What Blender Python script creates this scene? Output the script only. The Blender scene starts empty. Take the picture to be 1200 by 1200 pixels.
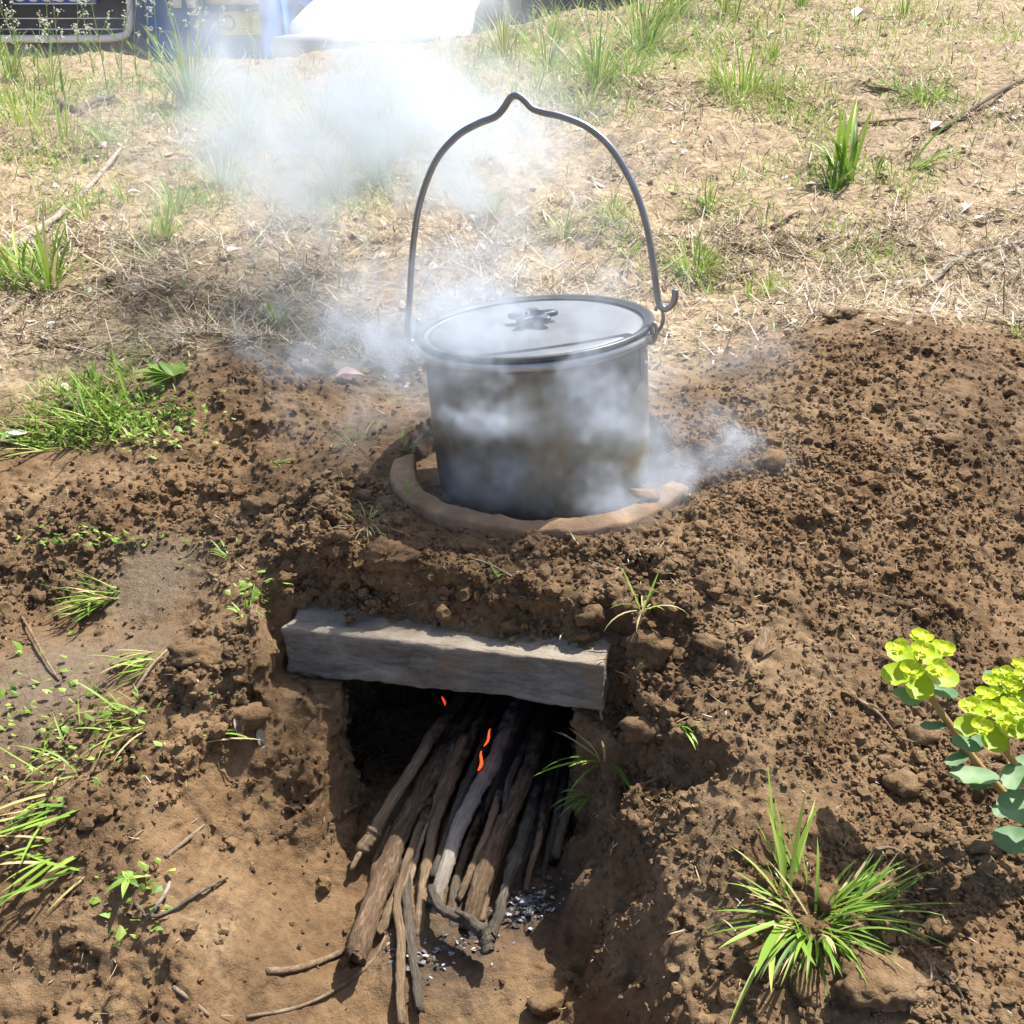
import bpy, math, random
import numpy as np
from mathutils import Vector, Matrix
rng = np.random.default_rng(7); random.seed(7)
scene = bpy.context.scene
COL = scene.collection
PI = math.pi

# ------------------------------------------------------------------ camera, world, sun, exposure
CAM = np.array([0.0, 0.0, 1.0]); PITCH = math.radians(25)
cam_d = bpy.data.cameras.new('camera'); cam = bpy.data.objects.new('camera', cam_d); COL.objects.link(cam)
cam.location = CAM; cam.rotation_euler = (PI/2 - PITCH, 0, 0)
cam_d.sensor_width = 36; cam_d.lens = 36; cam_d.clip_start = 0.02; cam_d.clip_end = 500
scene.camera = cam
SUN = Vector((0.44, 0.40, 1.0)).normalized()
world = bpy.data.worlds.new('World'); scene.world = world; world.use_nodes = True
wn = world.node_tree; wn.nodes.clear()
sky = wn.nodes.new('ShaderNodeTexSky'); sky.sky_type = 'NISHITA'; sky.sun_disc = False
sky.air_density = .7; sky.dust_density = 2.5; sky.ozone_density = .6; sky.sun_elevation = math.asin(SUN.z); sky.sun_rotation = math.atan2(SUN.x, SUN.y)
bg = wn.nodes.new('ShaderNodeBackground'); bg.inputs[1].default_value = 0.11
wo = wn.nodes.new('ShaderNodeOutputWorld')
wn.links.new(sky.outputs[0], bg.inputs[0]); wn.links.new(bg.outputs[0], wo.inputs[0])
sun_d = bpy.data.lights.new('sun', 'SUN'); sun_d.energy = 4.6; sun_d.angle = math.radians(0.5); sun_d.color = (1.0, 0.95, 0.87)
sun = bpy.data.objects.new('sun', sun_d); COL.objects.link(sun)
sun.rotation_euler = SUN.to_track_quat('Z', 'Y').to_euler(); sun.location = (2, 1.5, 5)
vs = scene.view_settings
vs.view_transform = 'Standard'; vs.look = 'None'; vs.exposure = 0.95; vs.gamma = 1; vs.use_curve_mapping = False
scene.cycles.use_denoising = True
scene.cycles.max_bounces = 6; scene.cycles.diffuse_bounces = 3; scene.cycles.glossy_bounces = 3
scene.cycles.transmission_bounces = 4; scene.cycles.volume_bounces = 3; scene.cycles.transparent_max_bounces = 12
scene.cycles.volume_step_rate = 1.0

# ------------------------------------------------------------------ helpers
def tag(o, label=None, cat=None, group=None, kind=None):
    if label: o['label'] = label
    if cat: o['category'] = cat
    if group: o['group'] = group
    if kind: o['kind'] = kind
    return o
def empty(name, loc=(0, 0, 0)):
    o = bpy.data.objects.new(name, None); COL.objects.link(o); o.location = loc; o.empty_display_size = 0.02
    return o
def make_mesh(name, V, Fs, mat=None, parent=None, smooth=True, attrs=None, loc=None):
    """V in world coordinates (or local to parent); Fs list of faces or an (n,3|4) array."""
    me = bpy.data.meshes.new(name)
    V = np.asarray(V, dtype=np.float32)
    if loc is not None: V = V - np.asarray(loc, dtype=np.float32)
    if isinstance(Fs, np.ndarray):
        k = Fs.shape[1]; n = len(Fs)
        me.vertices.add(len(V)); me.vertices.foreach_set('co', V.ravel())
        me.loops.add(n*k); me.loops.foreach_set('vertex_index', Fs.astype(np.int32).ravel())
        me.polygons.add(n); me.polygons.foreach_set('loop_start', np.arange(0, n*k, k, dtype=np.int32))
        me.polygons.foreach_set('loop_total', np.full(n, k, dtype=np.int32))
        me.update(calc_edges=True)
    else:
        me.from_pydata([tuple(v) for v in V], [], Fs)
    me.polygons.foreach_set('use_smooth', np.full(len(me.polygons), smooth))
    for an, av in (attrs or {}).items():
        a = me.attributes.new(an, 'FLOAT', 'POINT'); a.data.foreach_set('value', np.asarray(av, dtype=np.float32))
    if mat: me.materials.append(mat)
    me.validate(); me.update()
    o = bpy.data.objects.new(name, me); COL.objects.link(o)
    if loc is not None: o.location = loc
    if parent: o.parent = parent; o.matrix_parent_inverse = Matrix()
    if parent is not None and loc is None: pass
    return o
def child(name, V, Fs, mat, parent, **kw):
    """V in world coordinates; stored relative to the parent's location (parents are unrotated empties)."""
    pl = np.array(parent.matrix_basis.translation)
    if parent.parent: pl = pl + np.array(parent.parent.matrix_basis.translation)
    V = np.asarray(V, dtype=np.float32) - pl.astype(np.float32)
    return make_mesh(name, V, Fs, mat, parent, **kw)
def P(u, v, z=None, d=None, y=None):
    a = (u-600)/1200; b = (600-v)/1200
    c, s = math.cos(PITCH), math.sin(PITCH)
    D = np.array([a, c + s*b, -s + c*b])
    if z is not None: d = (z-CAM[2])/D[2]
    if y is not None: d = y/D[1]
    return CAM + d*D
def sstep(a, b, x):
    t = np.clip((x-a)/(b-a), 0, 1); return t*t*(3-2*t)

# ------------------------------------------------------------------ tileable noise
def fft_tile(n, beta, seed, lo=0):
    r = np.random.default_rng(seed)
    f = np.fft.rfftn(r.standard_normal((n, n, n)).astype(np.float32))
    k = np.sqrt(np.fft.fftfreq(n)[:, None, None]**2 + np.fft.fftfreq(n)[None, :, None]**2 + np.fft.rfftfreq(n)[None, None, :]**2)*n
    k[0, 0, 0] = 1; amp = k**(-beta); amp[k < lo] = 0; amp[0, 0, 0] = 0
    amp[k > n*0.42] = 0
    g = np.fft.irfftn(f*amp, s=(n, n, n)); return (g/g.std()).astype(np.float32)
def worley_tile(n, cells, seed):
    r = np.random.default_rng(seed); J = r.random((cells, cells, cells, 3)).astype(np.float32)
    ax = (np.arange(n)+0.5)/n*cells
    X, Y, Z = np.meshgrid(ax, ax, ax, indexing='ij'); X = X.astype(np.float32); Y = Y.astype(np.float32); Z = Z.astype(np.float32)
    ix, iy, iz = X.astype(int), Y.astype(int), Z.astype(int)
    F1 = np.full(X.shape, 9, np.float32); F2 = F1.copy()
    for dx in (-1, 0, 1):
        for dy in (-1, 0, 1):
            for dz in (-1, 0, 1):
                a, b, c = ix+dx, iy+dy, iz+dz
                p = J[a % cells, b % cells, c % cells]
                d = np.sqrt((a+p[..., 0]-X)**2 + (b+p[..., 1]-Y)**2 + (c+p[..., 2]-Z)**2)
                F2 = np.minimum(F2, np.maximum(F1, d)); F1 = np.minimum(F1, d)
    return F1, F2-F1
TN = fft_tile(96, 2.1, 1); TR = fft_tile(96, 1.5, 2, lo=3)
WF, WC = worley_tile(96, 10, 3)
def samp(T, X, Y, Z, period):
    n = T.shape[0]; s = n/period; flat = T.ravel()
    def pr(c):
        c = np.asarray(c, np.float32)*np.float32(s); i = np.floor(c).astype(np.int32); f = c-i
        return i % n, (i+1) % n, f
    x0, x1, fx = pr(X); y0, y1, fy = pr(Y); z0, z1, fz = pr(Z)
    def g(a, b, c): return flat[(a*n+b)*n+c]
    a = g(x0, y0, z0)*(1-fz)+g(x0, y0, z1)*fz; b = g(x0, y1, z0)*(1-fz)+g(x0, y1, z1)*fz
    c = g(x1, y0, z0)*(1-fz)+g(x1, y0, z1)*fz; d = g(x1, y1, z0)*(1-fz)+g(x1, y1, z1)*fz
    return (a*(1-fy)+b*fy)*(1-fx)+(c*(1-fy)+d*fy)*fx

# ------------------------------------------------------------------ terrain heights
POT = P(627, 383, d=1.017)                     # centre of the lid
PX, PY = float(POT[0]), float(POT[1])
LL = P(328, 735, d=0.92); LR = P(708, 779, d=0.84)   # top front edge of the lintel
def hill(x, y):
    r = x/np.maximum(y, 0.5)
    h = 0.635 + 0.075*(y-1.25) + 0.078*np.clip(y-1.6, 0, None)*sstep(-0.25, 0.22, r)
    h = h + .16*np.clip(y-8.5, 0, 14)*(1-sstep(.085, .135, r))
    h = h + 0.012*np.sin(3.1*x+1)*np.cos(2.3*y) + 0.02*np.sin(1.3*x+2)*np.sin(1.1*y+0.5)*sstep(1.2, 3, y)
    left = 1-sstep(.085, .135, r)
    h = h - left*0.40*sstep(4.7, 5.5, y)
    yb = np.clip(y, None, 9.0)
    return h - 0.075*(y-yb) - 0.078*(y-yb)*sstep(-0.25, 0.22, r)
CT = [  # (u, v, z) of the ground seen there (before trench and pit are cut)
 (50,1180,.375),(200,1180,.375),(350,1180,.385),(500,1190,.40),(650,1180,.415),(770,1180,.42),(900,1180,.43),(1050,1180,.445),(1190,1180,.445),
 (0,1000,.425),(100,1000,.43),(200,1000,.435),(50,880,.45),(180,880,.462),(280,860,.475),(330,830,.487),
 (60,780,.468),(180,740,.478),(100,700,.485),(250,790,.50),(300,720,.525),(200,660,.505),(330,640,.555),(380,560,.585),
 (0,680,.50),(0,620,.53),(100,600,.545),(200,560,.56),(280,500,.595),(340,440,.625),(260,400,.62),(420,480,.60),(440,400,.62),
 (80,530,.572),(0,570,.56),(50,480,.598),(0,430,.618),(160,450,.610),(150,380,.625),(0,360,.64),
 (400,640,.585),(480,640,.596),(600,660,.592),(700,655,.59),(800,650,.585),(380,700,.545),(480,745,.525),(600,765,.53),(700,760,.545),
 (860,600,.597),(900,520,.615),(880,440,.635),(950,400,.655),(1050,395,.665),(1190,420,.655),(830,420,.625),
 (1000,500,.63),(1190,500,.62),(1000,600,.59),(1190,600,.57),(900,650,.575),(1000,700,.545),(1190,700,.53),(850,750,.55),
 (1000,800,.512),(1190,800,.50),(770,790,.525),(850,850,.52),(1000,900,.487),(1190,900,.48),(780,900,.485),(1000,1000,.465),(1190,1000,.46),
 (850,1000,.47),(740,1000,.45),(900,1100,.445),(1050,1100,.452),(760,1080,.43),(600,850,.485),(450,850,.48)]
cp = np.array([P(u, v, z=z) for u, v, z in CT])
ex = [(x, y) for x in (-1.0, -.5, 0, .5, 1.0) for y in (1.5, 1.75)] + [(-1.0, 1.1), (1.0, 1.1), (-1.0, .7), (1.0, .7), (-.9, .2), (0, .2), (.9, .2), (-.4, 1.32), (0, 1.35), (.25, 1.35), (.7, 1.38)]
exz = [hill(np.float64(x), np.float64(y)) if y > 1.05 else (.46 if y > .5 else .40) for x, y in ex]
cp = np.vstack([cp, np.array([(x, y, z) for (x, y), z in zip(ex, exz)])])
def ker(r): return r*r*np.log(r+1e-9)
n_ = len(cp); dm = np.hypot(cp[:, None, 0]-cp[None, :, 0], cp[:, None, 1]-cp[None, :, 1])
A = np.zeros((n_+3, n_+3)); A[:n_, :n_] = ker(dm)+np.eye(n_)*2e-4
A[:n_, n_] = A[n_, :n_] = 1; A[:n_, n_+1] = A[n_+1, :n_] = cp[:, 0]; A[:n_, n_+2] = A[n_+2, :n_] = cp[:, 1]
wr = np.linalg.solve(A, np.concatenate([cp[:, 2], [0, 0, 0]]))
def htop(x, y):
    x = np.asarray(x, float); y = np.asarray(y, float); xs = np.clip(x, -1.1, 1.1); ys = np.clip(y, .1, 1.8)
    h = np.full(x.shape, wr[n_]) + wr[n_+1]*xs + wr[n_+2]*ys
    for i in range(n_): h = h + wr[i]*ker(np.hypot(xs-cp[i, 0], ys-cp[i, 1]))
    r = np.hypot(x-PX, (y-PY)); front = sstep(.06, -.02, y-PY+.25*np.clip(-.12-x, 0, 1)*0)
    cap = .583 - .10*np.clip(r-.16, 0, .2) + .55*np.clip(np.abs(x-.0)-.165, 0, 1) + .5*np.clip(y-PY+.02, 0, 1)
    d_ = h-cap; h = h - front*np.where(d_ > 0, d_, 0)*sstep(.34, .24, r)
    k = sstep(1.38, 1.7, y)
    return h*(1-k) + hill(x, y)*k
def face_y(x):       # where the cut front of the stove stands
    t = (x-LL[0])/(LR[0]-LL[0]); return LL[1]+(LR[1]-LL[1])*t + 0.034
def trench(x, y):    # floor of the dug trench
    f = .335 - .02*sstep(.7, .5, y)
    left = np.clip(-.135 + .03*(y-.7) - x, 0, None); right = np.clip(x-(.050-.10*np.clip(.70-y, 0, 1)), 0, None)
    near = sstep(.62, .78, y)
    return f + (.58+1.2*near)*left + 1.2*left**2 + (1.5+2.8*near)*right - .6*right**2 + 0.0*x

# zones of the ground: weight maps as soft blobs
def blobs(x, y, L):
    w = np.zeros(np.shape(x))
    for u, v, z, r, k in L:
        p = P(u, v, z=z); w = np.maximum(w, k*np.exp(-(((x-p[0])**2+(y-p[1])**2)/r**2)**1.5))
    return w
def zone_ridge(x, y):
    return blobs(x, y, [(40,650,.53,.10,1),(140,620,.54,.10,1),(230,570,.56,.10,1),(290,500,.59,.09,1),(330,440,.62,.08,1),(270,620,.53,.08,.9),(240,790,.50,.06,.5),(330,600,.57,.08,.8)])
def zone_face(x, y):
    return blobs(x, y, [(400,680,.56,.09,1),(480,690,.56,.08,1),(560,700,.56,.08,1),(650,700,.56,.08,1),(740,690,.56,.07,1),(300,800,.49,.07,.8),(230,780,.5,.06,.8),(340,850,.48,.05,.8),(770,780,.53,.06,.9),(380,600,.58,.08,.7)])
def zone_bank(x, y):
    return blobs(x, y, [(90,930,.43,.10,.75),(120,1080,.40,.09,.6),(200,870,.46,.08,.9),(290,850,.47,.07,1),(340,870,.45,.05,1),(355,920,.42,.04,.8),(30,1160,.39,.09,.6),(230,960,.42,.05,.6),(190,1130,.38,.06,.5),(380,830,.46,.04,1)])
def zone_mound(x, y):
    return np.maximum(sstep(.12, .20, x + .12*(y-.8)), .75*sstep(.04, .09, x)*sstep(.80, .74, y))*sstep(1.26, 1.10, y + .06*np.sin(9*x))
def zone_clay(x, y):
    return blobs(x, y, [(60,790,.468,.07,1),(180,690,.485,.055,1),(150,760,.475,.05,.8),(30,840,.46,.05,.6)])
def zone_soot(x, y):
    return np.clip(blobs(x, y, [(330,410,.62,.10,.7),(430,500,.60,.07,.8),(450,440,.61,.08,.6),(620,1060,.33,.05,1.0),(520,1120,.33,.05,.8),(860,430,.63,.05,.6)]) , 0, 1)
def zone_dry(x, y):          # undisturbed surface with pale dry litter
    w = sstep(1.08, 1.30, y - .12*sstep(.1, .3, x)*1.0 + .05*np.sin(8*x+1))
    return np.clip(w - .6*zone_ridge(x, y), 0, 1)

HV = 0.0029
X0, X1, Y0, Y1, Z0, Z1 = -.70, .72, .38, 1.36, .285, .72
gx = np.arange(X0, X1, HV); gy = np.arange(Y0, Y1, HV); gz = np.arange(Z0, Z1, HV)
GX, GY = np.meshgrid(gx, gy, indexing='ij')
HT = htop(GX, GY); gr = np.gradient(HT, HV); SL = 1/np.sqrt(1+gr[0]**2+gr[1]**2)
FY = face_y(GX)
wob = samp(TN, GX, GY, GX*0+.1, .45)*.016 + samp(TN, GX, GY, GX*0+.3, .18)*.006
TF = trench(GX + wob*sstep(.0, .05, GX)*1.2, GY) + wob*.35
S = ((gz[None, None, :]-HT[:, :, None])*SL[:, :, None]).astype(np.float32)
zz = gz[None, None, :].astype(np.float32)
# the face is cut a little back under its top edge, ragged on purpose
rag = samp(TN, GX, GY*0, GX*0, .5)*.008
FYL = FY - .060*sstep(-.125, -.17, GX) - .035*sstep(.05, .08, GX)
lf_ = sstep(-.125, -.19, GX)[:, :, None]
FYZ = np.where(zz < .468, FYL[:, :, None]-lf_*.9*np.clip(.468-zz, 0, 1), FY[:, :, None]).astype(np.float32)
V1 = np.maximum((TF[:, :, None]-zz)*0.8, (GY-rag)[:, :, None].astype(np.float32) - FYZ - .30*np.clip(zz-.50, 0, 1)); del FYZ
S = np.maximum(S, -V1.astype(np.float32)); del V1
# tunnel under the lintel
cxm, hxm = -.048, .110
qx = np.abs(GX-cxm)-hxm + .7*wob 
qz = np.abs(zz-.404)-.070
qy = np.abs(GY-.885)-.19
box = np.maximum(np.maximum(qx[:, :, None], qz+.25*wob[:, :, None]), qy[:, :, None]).astype(np.float32)
S = np.maximum(S, -box); del box
# the seat of the lintel stays clear of soil
_u = (LR-LL)[:2]/np.linalg.norm((LR-LL)[:2]); _l = (GX-LL[0])*_u[0]+(GY-LL[1])*_u[1]; _w = -(GX-LL[0])*_u[1]+(GY-LL[1])*_u[0]; _L = np.linalg.norm(LR-LL)
seat = np.maximum(np.maximum(-.004-_l, _l-_L-.014), np.maximum(_w-.030+.4*wob, -.11-_w))[:, :, None]
S = np.maximum(S, -np.maximum(seat, .468-zz).astype(np.float32)); del seat
# fire pit under the pot
rp = np.hypot(GX-PX, GY-PY)[:, :, None].astype(np.float32)
pit = np.maximum(rp - np.where(zz > .566, .137, .085).astype(np.float32), .34-zz)
S = np.maximum(S, -pit.astype(np.float32)); del pit, rp
band = np.nonzero(np.abs(S) < .019)
bx = gx[band[0]].astype(np.float32); by = gy[band[1]].astype(np.float32); bz = gz[band[2]].astype(np.float32)
zr = zone_ridge(GX, GY)[band[:2]]; zf = np.maximum(zone_face(GX, GY), zone_bank(GX, GY))[band[:2]]; zb = zone_bank(GX, GY)[band[:2]]; zm = zone_mound(GX, GY)[band[:2]]; zc = zone_clay(GX, GY)[band[:2]]
scoop = (((HT-TF) > .006) & (GY < FY))[band[:2]].astype(np.float32)*sstep(.06, .02, bx)
scoop = np.clip(scoop, 0, 1)
calm = (1-zc)*(1-.72*scoop*(1-zb))
nA = samp(TN, bx, by, bz, .55); nR = samp(TR, bx+.1, by, bz, .16)
wx = bx+.006*nR; wy = by+.006*samp(TR, bx, by+.3, bz, .16); wz = bz
c9 = samp(WF, wx, wy, wz, .085); c18 = samp(WF, wx+.03, wy+.05, wz, .19); c40 = samp(WF, wx, wy+.1, wz+.05, .42)
cr = samp(WC, wx+.2, wy, wz+.1, .46)
k11 = np.minimum(samp(WC, wx, wy, wz+.2, .125), .75)/.75; k26 = np.minimum(samp(WC, wx+.4, wy+.2, wz, .26), .60)/.60
mod = np.clip(.85+.32*nA, .35, 1.4)
disp = .0045*nA*calm + .0011*nR*(.35+calm)
disp += calm*(.25+1.0*zm+.8*zr+.6*zf)*np.maximum(mod, .75*zm)*(.0030*(.70-c9*1.35) + .0050*(k11-.42))
disp += calm*(.08+.55*zm+1.1*zr+1.0*zf)*mod*(.0050*(.72-c18*1.3) + .0065*(k26-.50))
disp += calm*(.05+.35*zm+1.2*zr+1.2*zf)*(.018*(.62-c40*1.1))
for (u_, v_, z_, r_, k_) in [(440,708,.545,.016,1),(480,728,.538,.013,1),(365,695,.55,.010,1),(362,660,.56,.009,.8),(722,742,.54,.014,1),(640,728,.54,.011,.8),(560,735,.535,.010,.8),(545,660,.57,.007,.6),(245,828,.485,.013,1),(262,812,.49,.010,.8),(780,690,.56,.012,.8),(520,690,.555,.009,.7),(680,700,.55,.009,.7),(400,735,.54,.010,.9),(330,660,.555,.009,.7),(760,800,.51,.012,.9),(700,1110,.40,.012,.6),(880,930,.48,.014,.6),(1010,870,.50,.014,.6),(850,440,.63,.016,.8),(820,425,.63,.012,.7)]:
    p_ = P(u_, v_, z=z_); disp -= k_*.020*np.exp(-(((bx-p_[0])/1.5)**2+(by-p_[1])**2+(bz-p_[2])**2)/r_**2)*(.7+.3*nR)
disp -= calm*(.18+zf)*.011*np.exp(-(cr/.055)**2)*np.clip(.5+nA, 0, 1)
disp -= scoop*.0022*np.clip(nR-1.0, 0, 2)
S[band] -= np.clip(disp, -.018, .018).astype(np.float32)
S[:, :, 0] = -1
del wx, wy, wz, c9, c18, c40, cr, nR, nA

def surface_nets(S, o, h):
    ins = (S < 0)
    c = np.zeros(tuple(np.array(S.shape)-1), np.uint8); off = [(a, b, d) for a in (0, 1) for b in (0, 1) for d in (0, 1)]
    for a, b, d in off: c += ins[a:a+c.shape[0], b:b+c.shape[1], d:d+c.shape[2]]
    cell = np.nonzero((c > 0) & (c < 8)); M = len(cell[0])
    idx = np.full(c.shape, -1, np.int32); idx[cell] = np.arange(M)
    val = np.stack([S[cell[0]+a, cell[1]+b, cell[2]+d] for a, b, d in off])
    acc = np.zeros((M, 3), np.float32); cnt = np.zeros(M, np.float32)
    for i in range(8):
        for ax in range(3):
            if off[i][ax]: continue
            j = i + (4, 2, 1)[ax]
            m = (val[i] < 0) != (val[j] < 0)
            t = np.where(m, val[i]/np.where(m, val[i]-val[j], 1), 0)
            for k in range(3): acc[:, k] += np.where(m, off[i][k] + (t if k == ax else 0), 0)
            cnt += m
    V = (np.stack(cell, 1).astype(np.float32) + acc/cnt[:, None])*h + np.array(o, np.float32)
    Q = []
    for ax in range(3):
        sl0 = [slice(1, -1)]*3; sl1 = [slice(1, -1)]*3; sl0[ax] = slice(0, -1); sl1[ax] = slice(1, None)
        A_ = ins[tuple(sl0)]; B_ = ins[tuple(sl1)]
        e = np.nonzero(A_ != B_); neg = A_[e]
        p = [e[k] + (0 if k == ax else 1) for k in range(3)]
        b, d = (ax+1) % 3, (ax+2) % 3
        def g(db, dd):
            q = [p[0], p[1], p[2]]; q[b] = q[b]-db; q[d] = q[d]-dd; return idx[q[0], q[1], q[2]]
        q = np.stack([g(1, 1), g(0, 1), g(0, 0), g(1, 0)], 1)
        q[~neg] = q[~neg][:, ::-1]; Q.append(q)
    Q = np.concatenate(Q); return V, Q[(Q >= 0).all(1)]
NV, NQ = surface_nets(S, (X0, Y0, Z0), HV)
# top height map for placing things
ztop = np.where((S < 0).any(2), gz[S.shape[2]-1-np.argmax((S < 0)[:, :, ::-1], axis=2)], Z0)
del S, band, bx, by, bz
keep = (NV[NQ][:, :, 2].max(1) > Z0+.008); NQ = NQ[keep]
used = np.zeros(len(NV), bool); used[NQ.ravel()] = True; rm = np.cumsum(used)-1; NV = NV[used]; NQ = rm[NQ]
def ground_far(x, y):
    h = hill(x, y)
    n = samp(TN, x, y, h, 2.2)*.016*sstep(1.3, 2.2, y) + samp(TR, x, y, h, .9)*.0045*sstep(1.3, 1.8, y) + samp(TN, x, y, h, .55)*.0045 + samp(TR, x+.1, y, h, .16)*.0012
    c = (.72-1.3*samp(WF, x+.03, y+.05, h, .19))*.0014
    return n + c
def ground(x, y):
    x = np.asarray(x, float); y = np.asarray(y, float)
    i = np.clip(((x-X0)/HV).astype(int), 0, len(gx)-1); j = np.clip(((y-Y0)/HV).astype(int), 0, len(gy)-1)
    inn = (x > X0) & (x < X1-HV) & (y > Y0) & (y < Y1-HV)
    hf = htop(x, y); hf = hf + ground_far(x, y)
    return np.where(inn, ztop[i, j], hf)
def hit(u, v, dmax=9.0):
    ds = np.concatenate([np.arange(.45, 2.0, .004), np.arange(2.0, dmax, .02)])
    p0 = P(u, v, d=1.0)-CAM
    pts = CAM + ds[:, None]*p0[None, :]
    g = ground(pts[:, 0], pts[:, 1]); b = np.nonzero(pts[:, 2] < g)[0]
    if len(b) == 0: return None
    q = pts[b[0]].copy(); q[2] = g[b[0]]; return q

# ------------------------------------------------------------------ materials
def newmat(name):
    m = bpy.data.materials.new(name); m.use_nodes = True; nt = m.node_tree; nt.nodes.clear()
    out = nt.nodes.new('ShaderNodeOutputMaterial'); b = nt.nodes.new('ShaderNodeBsdfPrincipled')
    nt.links.new(b.outputs[0], out.inputs[0]); return m, nt, b
def N(nt, t, **kw):
    n = nt.nodes.new(t)
    for k, v in kw.items():
        if k.startswith('i_'):
            kk = k[2:]; n.inputs[int(kk) if kk.isdigit() else kk.replace('_', ' ')].default_value = v
        else: setattr(n, k, v)
    return n
def L(nt, a, b): nt.links.new(a, b)
def noise(nt, scale, detail=4, rough=.6, coord=None, dist=0):
    n = N(nt, 'ShaderNodeTexNoise'); n.inputs['Scale'].default_value = scale; n.inputs['Detail'].default_value = detail
    n.inputs['Roughness'].default_value = rough; n.inputs['Distortion'].default_value = dist
    if coord is not None: L(nt, coord, n.inputs['Vector'])
    return n
def ramp(nt, fac, stops):
    r = N(nt, 'ShaderNodeValToRGB'); e = r.color_ramp.elements
    while len(e) < len(stops): e.new(0.5)
    for el, (p, c) in zip(e, stops): el.position = p; el.color = (c[0], c[1], c[2], 1) if len(c) > 1 else (c[0],)*3+(1,)
    L(nt, fac, r.inputs[0]); return r
def mix(nt, fac, a, b, mode='MIX'):
    m = N(nt, 'ShaderNodeMix', data_type='RGBA', blend_type=mode)
    for s, v in ((0, fac), (6, a), (7, b)):
        if hasattr(v, 'is_output') or isinstance(v, bpy.types.NodeSocket): L(nt, v, m.inputs[s])
        elif s == 0: m.inputs[0].default_value = v
        else: m.inputs[s].default_value = (v[0], v[1], v[2], 1)
    return m.outputs[2]
def attr(nt, name): return N(nt, 'ShaderNodeAttribute', attribute_name=name).outputs['Fac']
def math_(nt, op, a, b=None):
    m = N(nt, 'ShaderNodeMath', operation=op)
    for i, v in enumerate((a, b)):
        if v is None: continue
        if isinstance(v, bpy.types.NodeSocket): L(nt, v, m.inputs[i])
        else: m.inputs[i].default_value = v
    return m.outputs[0]
def bump(nt, h, b, strength=.5, dist=.002):
    n = N(nt, 'ShaderNodeBump'); n.inputs['Strength'].default_value = strength; n.inputs['Distance'].default_value = dist
    L(nt, h, n.inputs['Height']); L(nt, n.outputs[0], b.inputs['Normal']); return n

def soil_material():
    m, nt, b = newmat('soil'); geo = N(nt, 'ShaderNodeNewGeometry').outputs['Position']
    n1 = noise(nt, 14, 5, .65, geo); n2 = noise(nt, 160, 6, .7, geo); n3 = noise(nt, 5, 3, .5, geo); n4 = noise(nt, 620, 3, .6, geo)
    base = ramp(nt, n1.outputs[0], [(.28, (.102, .062, .032)), (.48, (.178, .114, .060)), (.70, (.285, .196, .112))])
    fine = ramp(nt, n2.outputs[0], [(.25, (.50,)*3), (.5, (.95,)*3), (.78, (1.35,)*3)])
    col = mix(nt, 1.0, base.outputs[0], fine.outputs[0], 'MULTIPLY')
    red = ramp(nt, n3.outputs[0], [(.42, (0, 0, 0)), (.62, (1, 1, 1))])
    col = mix(nt, math_(nt, 'MULTIPLY', red.outputs[0], .35), col, (.235, .135, .062))
    n5 = noise(nt, 42, 6, .75, geo, .5)
    dryc = ramp(nt, n5.outputs[0], [(.30, (.12, .088, .058)), (.43, (.27, .20, .13)), (.56, (.42, .32, .20)), (.70, (.56, .47, .33))])
    dryc = mix(nt, 1.0, dryc.outputs[0], fine.outputs[0], 'MULTIPLY')
    col = mix(nt, attr(nt, 'dry'), col, dryc)
    clayc = ramp(nt, n2.outputs[0], [(.3, (.14, .103, .068)), (.7, (.225, .172, .118))])
    col = mix(nt, attr(nt, 'clay'), col, clayc.outputs[0])
    sootf = math_(nt, 'MULTIPLY', attr(nt, 'soot'), ramp(nt, n2.outputs[0], [(.3, (1, 1, 1)), (.7, (.55,)*3)]).outputs[0])
    col = mix(nt, sootf, col, (.055, .045, .038))
    L(nt, col, b.inputs['Base Color'])
    b.inputs['Roughness'].default_value = .9; b.inputs['Specular IOR Level'].default_value = .25
    hsum = math_(nt, 'ADD', n2.outputs[0], math_(nt, 'MULTIPLY', n4.outputs[0], .35))
    bump(nt, hsum, b, .9, .0035)
    return m
M_SOIL = soil_material()
def zattrs(V):
    x, y = V[:, 0].astype(float), V[:, 1].astype(float)
    return {'dry': zone_dry(x, y), 'clay': zone_clay(x, y), 'soot': zone_soot(x, y)}

g_near = make_mesh('ground', NV, NQ, M_SOIL, attrs=zattrs(NV)); tag(g_near, kind='structure')
# ground all round: fan shaped sheet, finer where it is near
ys = [-3.0, -1.5, -.6, -.1]
y_ = .25
while y_ < 5.6: ys.append(y_); y_ += max(.0085, .0065*y_) if y_ > 1.2 else (.03 if y_ < 1.1 else .01)
while y_ < 90: ys.append(y_); y_ *= 1.06
ys = np.array(ys); nt_ = 360; t = np.linspace(-1, 1, nt_); t = np.sign(t)*(np.abs(t)*.72 + 6*np.clip(np.abs(t)-.9, 0, 1)**1)
FYY, TT = np.meshgrid(ys, t, indexing='ij'); FX = TT*(np.maximum(np.abs(FYY), 0)*.85+.35)
FZ = htop(FX, FYY) + ground_far(FX, FYY)
inn = (FX > X0+.012) & (FX < X1-.012) & (FYY > Y0+.012) & (FYY < Y1-.012)
near_in = (FX > X0-.004) & (FX < X1+.004) & (FYY > Y0-.004) & (FYY < Y1+.004)
FZ = FZ - .004*near_in
FV = np.stack([FX, FYY, FZ], -1).reshape(-1, 3)
ny_ = len(ys); a = (np.arange(ny_-1)[:, None]*nt_ + np.arange(nt_-1)[None, :]).ravel()
FQ = np.stack([a, a+1, a+nt_+1, a+nt_], 1)
FQ = FQ[~inn.ravel()[FQ].all(1)]
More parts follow.
